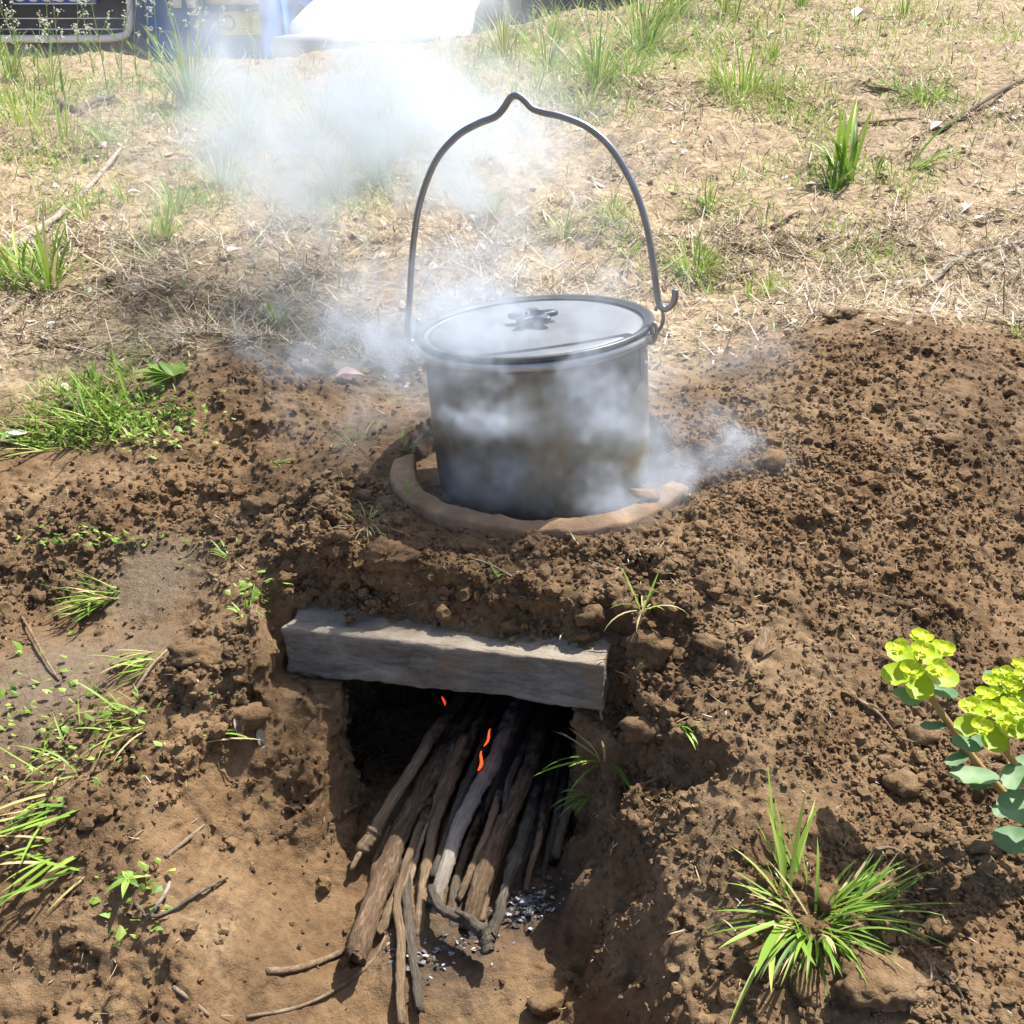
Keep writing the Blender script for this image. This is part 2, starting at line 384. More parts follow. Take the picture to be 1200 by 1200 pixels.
g_far = make_mesh('hillside', FV, FQ, M_SOIL, attrs=zattrs(FV)); tag(g_far, kind='structure')

#STAGE2
# ------------------------------------------------------------------ mesh builders
def frames(pts):
    pts = np.asarray(pts, float); T = np.gradient(pts, axis=0); T /= np.linalg.norm(T, axis=1)[:, None]+1e-12
    up = np.array([0, 0, 1.0]) if abs(T[0][2]) < .9 else np.array([1.0, 0, 0])
    n = np.cross(T[0], up); n /= np.linalg.norm(n); Ns = []
    for t in T:
        n = n - t*np.dot(n, t); n /= np.linalg.norm(n)+1e-12; Ns.append(n.copy())
    Ns = np.array(Ns); return T, Ns, np.cross(T, Ns)
def catmull(pts, m):
    pts = np.asarray(pts, float); p = np.vstack([2*pts[0]-pts[1], pts, 2*pts[-1]-pts[-2]]); out = []
    for i in range(1, len(p)-2):
        for k in range(m):
            t = k/m; out.append(.5*((2*p[i]) + (-p[i-1]+p[i+1])*t + (2*p[i-1]-5*p[i]+4*p[i+1]-p[i+2])*t*t + (-p[i-1]+3*p[i]-3*p[i+1]+p[i+2])*t**3))
    out.append(p[-2]); return np.array(out)
def tube(pts, rad, seg=10, cap=True, amp=0.0, seed=0, flat=1.0):
    """tube along pts, radius per point; amp adds bark-like unevenness"""
    pts = np.asarray(pts, float); T, A_, B_ = frames(pts); n = len(pts); rad = np.broadcast_to(rad, (n,)).astype(float)
    th = np.linspace(0, 2*PI, seg, endpoint=False)
    V = pts[:, None, :] + rad[:, None, None]*(np.cos(th)[None, :, None]*A_[:, None, :] + flat*np.sin(th)[None, :, None]*B_[:, None, :])
    if amp:
        W = V.reshape(-1, 3); d = samp(TR, W[:, 0]+seed*.137, W[:, 1]+seed*.071, W[:, 2], .22)*.6 + samp(TN, W[:, 0]*.5+seed*.37, W[:, 1]*.5, W[:, 2]+seed*.11, .12)*.7
        V = pts[:, None, :] + (V-pts[:, None, :])*(1+amp*d.reshape(n, seg, 1))
    V = V.reshape(-1, 3); F = []
    for i in range(n-1):
        for j in range(seg): F.append((i*seg+j, i*seg+(j+1) % seg, (i+1)*seg+(j+1) % seg, (i+1)*seg+j))
    if cap:
        F.append(tuple(range(seg))[::-1]); F.append(tuple((n-1)*seg+j for j in range(seg)))
    return V, F
def lathe(prof, seg=64, cx=0, cy=0):
    prof = np.asarray(prof, float); th = np.linspace(0, 2*PI, seg, endpoint=False)
    V = np.stack([cx+prof[:, None, 0]*np.cos(th), cy+prof[:, None, 0]*np.sin(th), prof[:, None, 1]+0*th], -1).reshape(-1, 3)
    F = [(i*seg+j, i*seg+(j+1) % seg, (i+1)*seg+(j+1) % seg, (i+1)*seg+j) for i in range(len(prof)-1) for j in range(seg)]
    return V, F
def rbox(size, seg, r):
    """rounded box grid centred at 0"""
    sx, sy, sz = [s/2 for s in size]; V = []; F = []; key = {}
    def vid(p):
        k = tuple(round(c, 6) for c in p)
        if k not in key: key[k] = len(V); V.append(p)
        return key[k]
    for ax in range(3):
        b, c = (ax+1) % 3, (ax+2) % 3; H = (sx, sy, sz)
        for sg in (-1, 1):
            ub = np.linspace(-H[b], H[b], seg[b]+1); uc = np.linspace(-H[c], H[c], seg[c]+1)
            for i in range(seg[b]):
                for j in range(seg[c]):
                    q = []
                    for (ii, jj) in ((i, j), (i+1, j), (i+1, j+1), (i, j+1)):
                        p = [0, 0, 0]; p[ax] = sg*H[ax]; p[b] = ub[ii]; p[c] = uc[jj]; q.append(vid(tuple(p)))
                    F.append(tuple(q) if sg > 0 else tuple(q[::-1]))
    V = np.array(V); core = np.clip(V, -np.array([sx, sy, sz])+r, np.array([sx, sy, sz])-r); d = V-core
    l = np.linalg.norm(d, axis=1)[:, None]; V = core + d/np.maximum(l, 1e-9)*np.minimum(l, r)
    return V, F
def join(parts):
    V = []; F = []; n = 0
    for v, f in parts:
        v = np.asarray(v); V.append(v); F += [tuple(int(i)+n for i in q) for q in f]; n += len(v)
    return np.vstack(V), F
def box(cx, cy, cz, sx, sy, sz, r=0.004, seg=(2, 2, 2)):
    v, f = rbox((sx, sy, sz), seg, r); return v+np.array([cx, cy, cz]), f
import bmesh
def ico(sub):
    bm = bmesh.new(); bmesh.ops.create_icosphere(bm, subdivisions=sub, radius=1)
    V = np.array([v.co[:] for v in bm.verts]); F = np.array([[v.index for v in f.verts] for f in bm.faces]); bm.free(); return V, F
ICO1, ICO2, ICO3, ICO4 = ico(1), ico(2), ico(3), ico(4)
def lump(c, size, seed, ic=ICO3, amp=.22, rotz=0.0):
    V, F = ic; r = np.random.default_rng(seed); o = r.random(3)*3
    d = samp(TN, V[:, 0]+o[0], V[:, 1]+o[1], V[:, 2]+o[2], 6.0)*amp + samp(TR, V[:, 0]+o[0], V[:, 1], V[:, 2]+o[2], 7.0)*amp*.35
    d += (.45-samp(WF, V[:, 0]+o[0], V[:, 1]+o[1], V[:, 2], 9.))*amp*1.3 + (.45-samp(WF, V[:, 0]+o[0], V[:, 1]+o[2], V[:, 2], 3.6))*amp*.8
    d -= np.clip(V@(r.standard_normal(3)/1.7)-.45, 0, 1)*.7; d -= np.clip(V@(r.standard_normal(3)/1.7)-.45, 0, 1)*.6
    d += samp(TR, V[:, 0]+o[1], V[:, 1], V[:, 2]+o[2], 2.2)*amp*.34
    W = V*(1+d[:, None])*np.array(size)
    ca, sa = math.cos(rotz), math.sin(rotz); W = W@np.array([[ca, sa, 0], [-sa, ca, 0], [0, 0, 1]])
    return W+np.array(c), F
def crumbs(pos, rad, ic=ICO1, squash=.8, amp=.28):
    """many small irregular grains in one mesh"""
    V, F = ic; n = len(pos); k = len(V)
    J = 1 + amp*rng.standard_normal((n, k, 1))
    ang = rng.random((n, 3))*2*PI
    def R(a, i, j):
        M = np.tile(np.eye(3), (n, 1, 1)); M[:, i, i] = np.cos(a); M[:, j, j] = np.cos(a); M[:, i, j] = -np.sin(a); M[:, j, i] = np.sin(a); return M
    Mx = R(ang[:, 0], 0, 1)@R(ang[:, 1], 1, 2)@R(ang[:, 2], 0, 2)
    sc = np.stack([1+0*rad, .75+.4*rng.random(n), .6+.35*rng.random(n)], 1)
    W = np.einsum('nij,nkj->nki', Mx, V[None]*J*sc[:, None, :])*rad[:, None, None]
    W[..., 2] *= squash
    W = W + pos[:, None, :]
    FF = F[None] + (np.arange(n)*k)[:, None, None]
    return W.reshape(-1, 3), FF.reshape(-1, 3)

# ------------------------------------------------------------------ more materials
def simple(name, col, rough=.5, metal=0, spec=.5, var=None, scale=40, bmp=0, bscale=200, bdist=.001):
    m, nt, b = newmat(name); b.inputs['Roughness'].default_value = rough; b.inputs['Metallic'].default_value = metal
    b.inputs['Specular IOR Level'].default_value = spec
    tc = N(nt, 'ShaderNodeTexCoord').outputs['Object']
    if var:
        n = noise(nt, scale, 5, .6, tc); r = ramp(nt, n.outputs[0], [(.3, col), (.7, var)]); L(nt, r.outputs[0], b.inputs['Base Color'])
    else: b.inputs['Base Color'].default_value = (*col, 1)
    if bmp: bump(nt, noise(nt, bscale, 5, .65, tc).outputs[0], b, bmp, bdist)
    return m
M_CLAY = simple('terracotta', (.19, .115, .062), .85, 0, .25, (.43, .28, .165), 30, .8, 90, .003)
M_STEEL = simple('bare_steel', (.42, .42, .42), .35, 1, .5, (.30, .29, .28), 30, .1, 300)
M_KNOB = simple('dark_knob', (.055, .07, .095), .45, .3, .5)
def pot_material():
    m, nt, b = newmat('pot_side'); tc = N(nt, 'ShaderNodeTexCoord').outputs['Object']
    n = noise(nt, 13, 4, .6, tc, .6); n2 = noise(nt, 60, 5, .65, tc)
    c = ramp(nt, n.outputs[0], [(.36, (.10, .09, .06)), (.5, (.20, .175, .11)), (.60, (.27, .215, .10)), (.72, (.34, .31, .23))])
    c2 = mix(nt, .35, c.outputs[0], ramp(nt, n2.outputs[0], [(.3, (.05,)*3), (.7, (.28, .27, .24))]).outputs[0])
    sx = N(nt, 'ShaderNodeSeparateXYZ'); L(nt, tc, sx.inputs[0]); hgt = math_(nt, 'ADD', sx.outputs[2], math_(nt, 'MULTIPLY', n.outputs[0], .05))
    c2 = mix(nt, ramp(nt, hgt, [(.018, (.75,)*3), (.095, (0,)*3)]).outputs[0], c2, (.022, .020, .018))     # soot from the fire, low on the wall
    L(nt, c2, b.inputs['Base Color']); b.inputs['Metallic'].default_value = .2
    L(nt, ramp(nt, n2.outputs[0], [(.3, (.42,)*3), (.7, (.65,)*3)]).outputs[0], b.inputs['Roughness'])
    bump(nt, n2.outputs[0], b, .12, .0006); return m
M_POT = pot_material()
def lid_material():
    m, nt, b = newmat('anodised_lid'); tc = N(nt, 'ShaderNodeTexCoord').outputs['Object']
    n = noise(nt, 22, 5, .6, tc); c = ramp(nt, n.outputs[0], [(.3, (.135, .15, .165)), (.7, (.19, .205, .22))]); L(nt, c.outputs[0], b.inputs['Base Color'])
    b.inputs['Metallic'].default_value = .25; b.inputs['Roughness'].default_value = .55; return m
M_LID = lid_material()
M_RIM = simple('steel_rim', (.50, .50, .50), .28, .9, .5, (.36, .36, .36), 50)
M_GASKET = simple('dark_lid_edge', (.07, .075, .08), .4, .4)
def stone_material():
    m, nt, b = newmat('weathered_block'); tc = N(nt, 'ShaderNodeTexCoord').outputs['Object']
    mp = N(nt, 'ShaderNodeMapping'); mp.inputs['Scale'].default_value = (1, 3, 3.5); L(nt, tc, mp.inputs['Vector'])
    n = noise(nt, 16, 8, .75, mp.outputs[0], .6); n2 = noise(nt, 75, 6, .75, mp.outputs[0]); n3 = noise(nt, 9, 4, .6, tc)
    c = ramp(nt, n.outputs[0], [(.32, (.10, .095, .082)), (.44, (.215, .205, .18)), (.58, (.33, .315, .275)), (.72, (.46, .435, .38))])
    c2 = mix(nt, 1, c.outputs[0], ramp(nt, n2.outputs[0], [(.30, (.40,)*3), (.42, (.9,)*3), (.6, (1.1,)*3)]).outputs[0], 'MULTIPLY')
    c3 = mix(nt, ramp(nt, n3.outputs[0], [(.57, (0,)*3), (.70, (.8,)*3)]).outputs[0], c2, (.30, .22, .145))
    geo = N(nt, 'ShaderNodeNewGeometry'); sx = N(nt, 'ShaderNodeSeparateXYZ'); L(nt, tc, sx.inputs[0])
    f = math_(nt, 'MULTIPLY', ramp(nt, math_(nt, 'MULTIPLY', sx.outputs[2], 20), [(.38, (0,)*3), (.49, (1,)*3)]).outputs[0], .75)
    c4 = mix(nt, f, c3, (.42, .345, .255))     # dusty soil lying on the top
    L(nt, c4, b.inputs['Base Color']); b.inputs['Roughness'].default_value = .85; b.inputs['Specular IOR Level'].default_value = .25
    bump(nt, n2.outputs[0], b, 1.0, .004); return m
M_STONE = stone_material()
def wood_material(name, c1, c2, c3, charred=True):
    m, nt, b = newmat(name); tc = N(nt, 'ShaderNodeTexCoord').outputs['Object']; oi = N(nt, 'ShaderNodeObjectInfo').outputs['Random']
    if charred:
        cx_ = N(nt, 'ShaderNodeCombineXYZ')
        for i_, q_ in enumerate(('ba', 'bb', 'bc')): L(nt, attr(nt, q_), cx_.inputs[i_])
        n = noise(nt, 3.2, 8, .78, cx_.outputs[0], .5)
    else: n = noise(nt, 70, 8, .8, tc, .6)
    n2 = noise(nt, 22, 4, .65, tc)
    c = ramp(nt, n.outputs[0], [(.30, c1), (.5, c2), (.70, c3)])
    k = mix(nt, 1, c.outputs[0], ramp(nt, n2.outputs[0], [(.3, (.6,)*3), (.7, (1.15,)*3)]).outputs[0], 'MULTIPLY')
    if charred:
        k = mix(nt, attr(nt, 'char'), k, (.018, .016, .015))
    L(nt, k, b.inputs['Base Color']); b.inputs['Roughness'].default_value = .82; b.inputs['Specular IOR Level'].default_value = .25
    bump(nt, n.outputs[0], b, 1.0, .0035); return m
W_BROWN = wood_material('brown_bark', (.06, .038, .024), (.19, .12, .072), (.44, .33, .22))
W_TAN = wood_material('tan_bare_wood', (.13, .08, .045), (.34, .235, .14), (.58, .45, .31))
W_PALE = wood_material('pale_grey_wood', (.24, .20, .16), (.46, .40, .33), (.62, .56, .48))
W_GREY = wood_material('grey_bark', (.05, .042, .034), (.155, .13, .10), (.33, .285, .23))
W_DRY = wood_material('dry_twig', (.16, .11, .07), (.33, .25, .17), (.52, .43, .32), False)

def leafmat(name, stops, rough=.5, trans=.25, spec=.35):
    m, nt, b = newmat(name)
    r = ramp(nt, attr(nt, 'rnd'), stops); L(nt, r.outputs[0], b.inputs['Base Color'])
    b.inputs['Roughness'].default_value = rough; b.inputs['Specular IOR Level'].default_value = spec
    out = [n for n in nt.nodes if n.type == 'OUTPUT_MATERIAL'][0]
    if trans:
        t = N(nt, 'ShaderNodeBsdfTranslucent'); L(nt, r.outputs[0], t.inputs[0]); ms = N(nt, 'ShaderNodeMixShader'); ms.inputs[0].default_value = trans
        L(nt, b.outputs[0], ms.inputs[1]); L(nt, t.outputs[0], ms.inputs[2]); L(nt, ms.outputs[0], out.inputs[0])
    return m
M_GRASS = leafmat('green_grass', [(0, (.05, .12, .02)), (.35, (.12, .26, .03)), (.7, (.26, .41, .055)), (.9, (.40, .48, .12)), (1, (.56, .48, .24))], .45, .3)
M_STRAW = leafmat('dry_straw', [(0, (.07, .05, .035)), (.25, (.20, .14, .09)), (.5, (.40, .31, .20)), (.8, (.56, .47, .34)), (1, (.72, .66, .55))], .7, .12, .2)
M_YELLOW = leafmat('yellow_green_bract', [(0, (.30, .46, .02)), (.5, (.52, .66, .03)), (1, (.68, .74, .05))], .45, .35)
M_BLUEGREEN = leafmat('blue_green_leaf', [(0, (.08, .19, .075)), (.6, (.13, .27, .11)), (1, (.22, .36, .17))], .5, .25)
M_STEM = simple('spurge_stem', (.30, .20, .07), .5, 0, .4, (.42, .27, .10), 60)
M_HERB = leafmat('bright_herb', [(0, (.09, .18, .03)), (.5, (.23, .38, .06)), (1, (.42, .55, .13))], .45, .3)
M_CHIP = leafmat('pale_chip', [(0, (.35, .28, .20)), (.5, (.60, .53, .43)), (1, (.80, .77, .70))], .7, .05, .2)
M_ASH = leafmat('white_ash', [(0, (.08, .08, .08)), (.5, (.28, .28, .29)), (1, (.58, .60, .64))], .9, 0, .1)

# ------------------------------------------------------------------ cooking pot
tilt = math.radians(4.6)
PM = Matrix.Translation((PX-.001, PY, .7345)) @ Matrix.Rotation(-tilt, 4, 'Y')     # lid-centre frame, leaning left
PMn = np.array(PM)
def pw(V): V = np.asarray(V, float)*.975; return V@PMn[:3, :3].T + PMn[:3, 3]
pot = empty('cooking_pot', (PX-.01, PY, .566)); tag(pot, 'large grey metal cooking pot with lid and tall wire handle, smoking in the clay ring', 'cooking pot')
HP = .166
prof = [(.0, -HP), (.102, -HP), (.1095, -HP+.003), (.1130, -HP+.010), (.1140, -HP+.022), (.1145, -.014), (.1150, -.010), (.1185, -.008), (.1206, -.0045), (.1206, -.001), (.1190, .0008), (.1165, .0), (.1135, -.006), (.112, -HP+.02), (.0, -HP+.006)]
sub = []
for i in range(len(prof)-1):
    k = 10 if i in (4,) else 1
    for j in range(k): sub.append(tuple(np.array(prof[i])*(1-j/k)+np.array(prof[i+1])*j/k))
sub.append(prof[-1])
V, F = lathe(sub, 96)
dz = samp(TN, V[:, 0], V[:, 1], V[:, 2], .35); rr = np.hypot(V[:, 0], V[:, 1]); body = (V[:, 2] < -.012)&(rr > .09)
V[:, 0] *= 1+.0035*dz*body; V[:, 1] *= 1+.0035*dz*body
child('body', pw(V), F, M_POT, pot)
V, F = lathe([(.1175, -.0095), (.1205, -.0088), (.1222, -.0062), (.1226, -.0035), (.1218, -.0008), (.1198, .0006)], 96); child('rim', pw(V), F, M_RIM, pot)
lidp = [(.1180, .0012), (.1208, .0014), (.1222, .0032), (.1216, .0056), (.1195, .0066), (.1165, .0062), (.1142, .0042), (.1120, .0036)]
V, F = lathe(lidp, 96); le = child('lid', pw(V), F, M_GASKET, pot); tag(le, 'dark raised edge of the grey lid')
lidc = [(.1135, .0038), (.1118, .0010), (.1080, .0006), (.1060, .0024), (.1040, .0034), (.09, .0044), (.07, .0054), (.045, .0060), (.030, .0062), (.028, .0056), (.0, .0056)]
V, F = lathe(lidc, 96); child('lid_plate', pw(V), F, M_LID, le) if False else child('lid_plate', pw(V), F, M_LID, pot)
# five-lobed knob on a short boss
th = np.linspace(0, 2*PI, 80, endpoint=False); rs = .0205+.0068*np.cos(5*(th-PI/2))
def ringz(r, z): return np.stack([r*np.cos(th), r*np.sin(th), z+0*th], 1)
lay = [ringz(rs*.80, .0110), ringz(rs*.97, .0116), ringz(rs, .0138), ringz(rs*.97, .0160), ringz(rs*.85, .0168), ringz(np.full(80, .0115), .0164), ringz(np.full(80, .0105), .0085), ringz(np.full(80, .0004), .0080)]
V = np.vstack(lay); F = [(i*80+j, i*80+(j+1) % 80, (i+1)*80+(j+1) % 80, (i+1)*80+j) for i in range(len(lay)-1) for j in range(80)]
F.append(tuple(range(80))[::-1])
kn = child('knob', pw(V), F, M_KNOB, pot)
V, F = lathe([(.0135, .0050), (.0125, .0090), (.0120, .0100)], 32); child('knob_boss', pw(V), F, M_KNOB, pot)
# bail handle: wire in an upright plane through the pot
ph = math.radians(-17); bn = np.array([-math.sin(ph), math.cos(ph), 0.0]); c0 = np.array([PX, PY, .74])
def onplane(u, v):
    D = P(u, v, d=1.0)-CAM; return CAM + D*(np.dot(bn, c0-CAM)/np.dot(bn, D))
bp = [(492,398),(485,402),(479,396),(478,380),(480,350),(484,290),(492,238),(510,190),(535,160),(560,145),(580,137),(590,127),(598,115),(606,112),(614,117),(624,127),(638,132),(660,137),(690,150),(718,176),(742,218),(757,262),(766,312),(770,345),(773,357),(780,362),(788,356),(791,348),(791,339)]
pts = catmull([onplane(*q) for q in bp], 6); V, F = tube(pts, .0033, 12); child('bail_handle', V, F, M_STEEL, pot)
V, F = tube(catmull([onplane(*q) for q in [(756,402),(764,396),(773,386),(777,376),(776,364),(771,358),(768,364)]], 5), .0017, 8); child('handle_clip', V, F, M_STEEL, pot)
for sgn, (u, v), nm in ((1, (766, 372), 'ear'), (-1, (484, 392), 'ear')):
    aa = ph + (0 if sgn > 0 else PI) - (math.radians(6) if sgn > 0 else 0)
    def rot(p, a=aa):
        p = np.asarray(p, float); return np.stack([p[:, 0]*math.cos(a)-p[:, 1]*math.sin(a), p[:, 0]*math.sin(a)+p[:, 1]*math.cos(a), p[:, 2]], 1)
    V, F = box(.1152, 0, -.024, .0032, .020, .034, .0015, (2, 6, 8)); ear = child(nm, pw(rot(V)), F, M_STEEL, pot)
    for zz_ in (-.017, -.032):
        V, F = lathe([(.0, .0022), (.002, .0020), (.0035, .001), (.004, 0)], 12); V = np.stack([V[:, 2]+.1168, V[:, 0], V[:, 1]+zz_], 1)
        child('rivet', pw(rot(V)), F, M_RIM, ear)
    wp = catmull([(.117, 0, -.010), (.124, 0, -.010), (.1275, 0, -.004), (.1285, 0, .004), (.1262, 0, .010), (.1238, 0, .006), (.1240, 0, -.001)], 5)
    V, F = tube(wp, .0019, 8); child('ear_wire', pw(rot(V)), F, M_STEEL, ear)

# ------------------------------------------------------------------ clay ring and shard
ths = np.radians(np.linspace(181, 366, 70)); RV = []
for i, a in enumerate(ths):
    f = i/69; cx, cy = PX+.006, PY-.002
    endl = max(0, 1-f/.16); endr = max(0, (f-.97)/.03)
    rm = .1475 - .010*endl**2; hw = .0100 + .005*endl*(1-endl)*2; hh = .0135+.002*endl
    zc = .5815 + .012*endl**1.5 - .026*sstep(.80, 1, f) + .0015*math.sin(9*f)
    sc = 1-.55*max(0, (endl-.86)/.14)-.5*endr
    ring = []
    for k in range(16):
        t_ = 2*PI*k/16; cc = math.copysign(abs(math.cos(t_))**.28, math.cos(t_)); ss = math.copysign(abs(math.sin(t_))**.28, math.sin(t_))
        r_ = rm + hw*cc*sc; ring.append((cx+r_*math.cos(a), cy+r_*math.sin(a), zc+hh*ss*sc + .25*(cc)*(-.01)))
    RV.append(ring)
RV = np.array(RV).reshape(-1, 3); nd = samp(TN, RV[:, 0], RV[:, 1], RV[:, 2], .3)*.0022 + samp(TR, RV[:, 0], RV[:, 1], RV[:, 2], .14)*.0009
RV[:, 2] += nd; RV[:, 0] += nd*.6
F = [(i*16+j, (i+1)*16+j, (i+1)*16+(j+1) % 16, i*16+(j+1) % 16) for i in range(69) for j in range(16)]
F.append(tuple(range(16))); F.append(tuple(69*16+j for j in range(16))[::-1])
o = make_mesh('clay_ring', RV, F, M_CLAY, loc=(PX, PY, .58)); tag(o, 'broken terracotta ring of fired clay curving round the front of the pot', 'clay ring')
q = P(757, 577, z=.60); V, F = lump((q[0], q[1], .597), (.015, .009, .005), 5, ICO2, .25, .4)
V[:, 2] += (V[:, 0]-q[0])*-.3; o = make_mesh('clay_shard', V, F, M_CLAY, loc=(q[0], q[1], .59)); tag(o, 'small reddish clay shard leaning inside the ring right of the pot', 'shard')

# ------------------------------------------------------------------ lintel block over the fire hole
ax = (LR-LL); Lx = np.linalg.norm(ax); ux = ax/Lx; uy = np.cross([0, 0, 1], ux); uy /= np.linalg.norm(uy); uz = np.cross(ux, uy)
V, F = rbox((Lx, .078, .048), (90, 22, 16), .0022)
dn = samp(TN, V[:, 0], V[:, 1]*1.5, V[:, 2]*1.5, .30)*.0016 + samp(TR, V[:, 0], V[:, 1]*2, V[:, 2]*2, .22)*.00055
core = np.clip(V, [-Lx/2+.012, -.027, -.010], [Lx/2-.012, .027, .010]); dd = V-core; dd /= np.linalg.norm(dd, axis=1)[:, None]+1e-9
edge = (np.abs(V[:, 0]) > Lx/2-.006).astype(int)+(np.abs(V[:, 1]) > .034)+(np.abs(V[:, 2]) > .0195)
chip = np.clip(samp(TN, V[:, 0]+.3, V[:, 1], V[:, 2], .16)-.55, 0, 2)*.0045*(edge >= 2) + np.clip(samp(TN, V[:, 0]+.7, V[:, 1]+.2, V[:, 2], .14)-1.1, 0, 2)*.0028
dn = dn*.85 + samp(TN, V[:, 0]*.22, V[:, 1]*1.6, V[:, 2]*1.6, .11)*.0008 - np.clip(samp(TR, V[:, 0]+.1, V[:, 1], V[:, 2], .5)-1.1, 0, 2)*.0018
V = V + dd*(dn-chip*1.3)[:, None]
LC = (LL+LR)/2 + uy*.039 - uz*.024
o = make_mesh('lintel_block', V, F, M_STONE); Mx = Matrix(((ux[0], uy[0], uz[0], LC[0]), (ux[1], uy[1], uz[1], LC[1]), (ux[2], uy[2], uz[2], LC[2]), (0, 0, 0, 1)))
o.matrix_world = Mx; tag(o, 'long weathered grey block laid as a lintel over the fire hole', 'block')

# ------------------------------------------------------------------ firewood
def stick(px, zs, rpx, mat, name, label, group='sticks of firewood pushed into the fire hole', cat='stick', char=(.55, .8), seed=0, amp=.16, extend=.12, seg=16, forks=()):
    pts = [P(u, v, z=z) for (u, v), z in zip(px, zs)]
    if extend:
        d = pts[-1]-pts[-2]; d /= np.linalg.norm(d); rpx = tuple(r_*.88 for r_ in rpx); pts.append(pts[-1]+d*extend + np.array([0, 0, -.002]))
    pts = catmull(pts, 16); n = len(pts); t_ = np.linspace(0, 1, n)
    dist = np.linalg.norm(pts-CAM, axis=1)
    rad = np.interp(t_, np.linspace(0, 1, len(rpx)), rpx)/2*dist/1200
    pts = pts + np.cumsum(np.random.default_rng(seed+5).standard_normal((n, 3))*.00012*np.array([1, .3, .6]), axis=0)
    kn_ = np.random.default_rng(seed+9); 
    for _ in range(4): rad = rad*(1+.15*np.exp(-((t_-kn_.random())/.018)**2))
    V, F = tube(pts, rad, seg, amp=amp*.8, seed=seed); hn = samp(TR, V[:, 0]+seed*.1, V[:, 1], V[:, 2], .045)
    V = V + (V-np.repeat(pts, seg, 0))*np.clip(hn, -1.5, 1.5)[:, None]*.055
    lng = np.repeat(np.concatenate([[0], np.cumsum(np.linalg.norm(np.diff(pts, axis=0), axis=1))]), seg); an_ = np.tile(2*PI*np.arange(seg)/seg, n)
    bark = [lng*22+seed, np.cos(an_)*1.1, np.sin(an_)*1.1]
    nz_ = samp(TR, V[:, 0], V[:, 1], V[:, 2], .1); V[:seg] += (pts[0]-pts[1])/np.linalg.norm(pts[0]-pts[1])*(nz_[:seg, None]*.0022)
    tt = np.repeat(t_, seg)+.05*nz_; ch = sstep(char[0], char[1], tt)
    parts = [(V, F)]; chs = [ch]
    for (ti, vec, fr) in forks:
        i = int(ti*(n-1)); a_ = pts[i]; f = catmull([a_, a_+np.array(vec)*.5+[0, 0, .002], a_+np.array(vec)], 5)
        v2, f2 = tube(f, np.linspace(rad[i]*fr, rad[i]*fr*.5, len(f)), 8, amp=amp, seed=seed+1); parts.append((v2, f2)); chs.append(np.full(len(v2), ch[i*seg])); bark = [np.concatenate([q_, v2[:, k_ % 3]*30]) for k_, q_ in enumerate(bark)]
    V, F = join(parts); ch = np.concatenate(chs)
    o = make_mesh(name, V, F, mat, attrs={'char': ch, 'ba': bark[0], 'bb': bark[1], 'bc': bark[2]}, loc=tuple(pts[0])); tag(o, label, cat, group); return o
def zz2(L_): return [(350+x/2.857, 780+y/2.857) for x, y in L_]
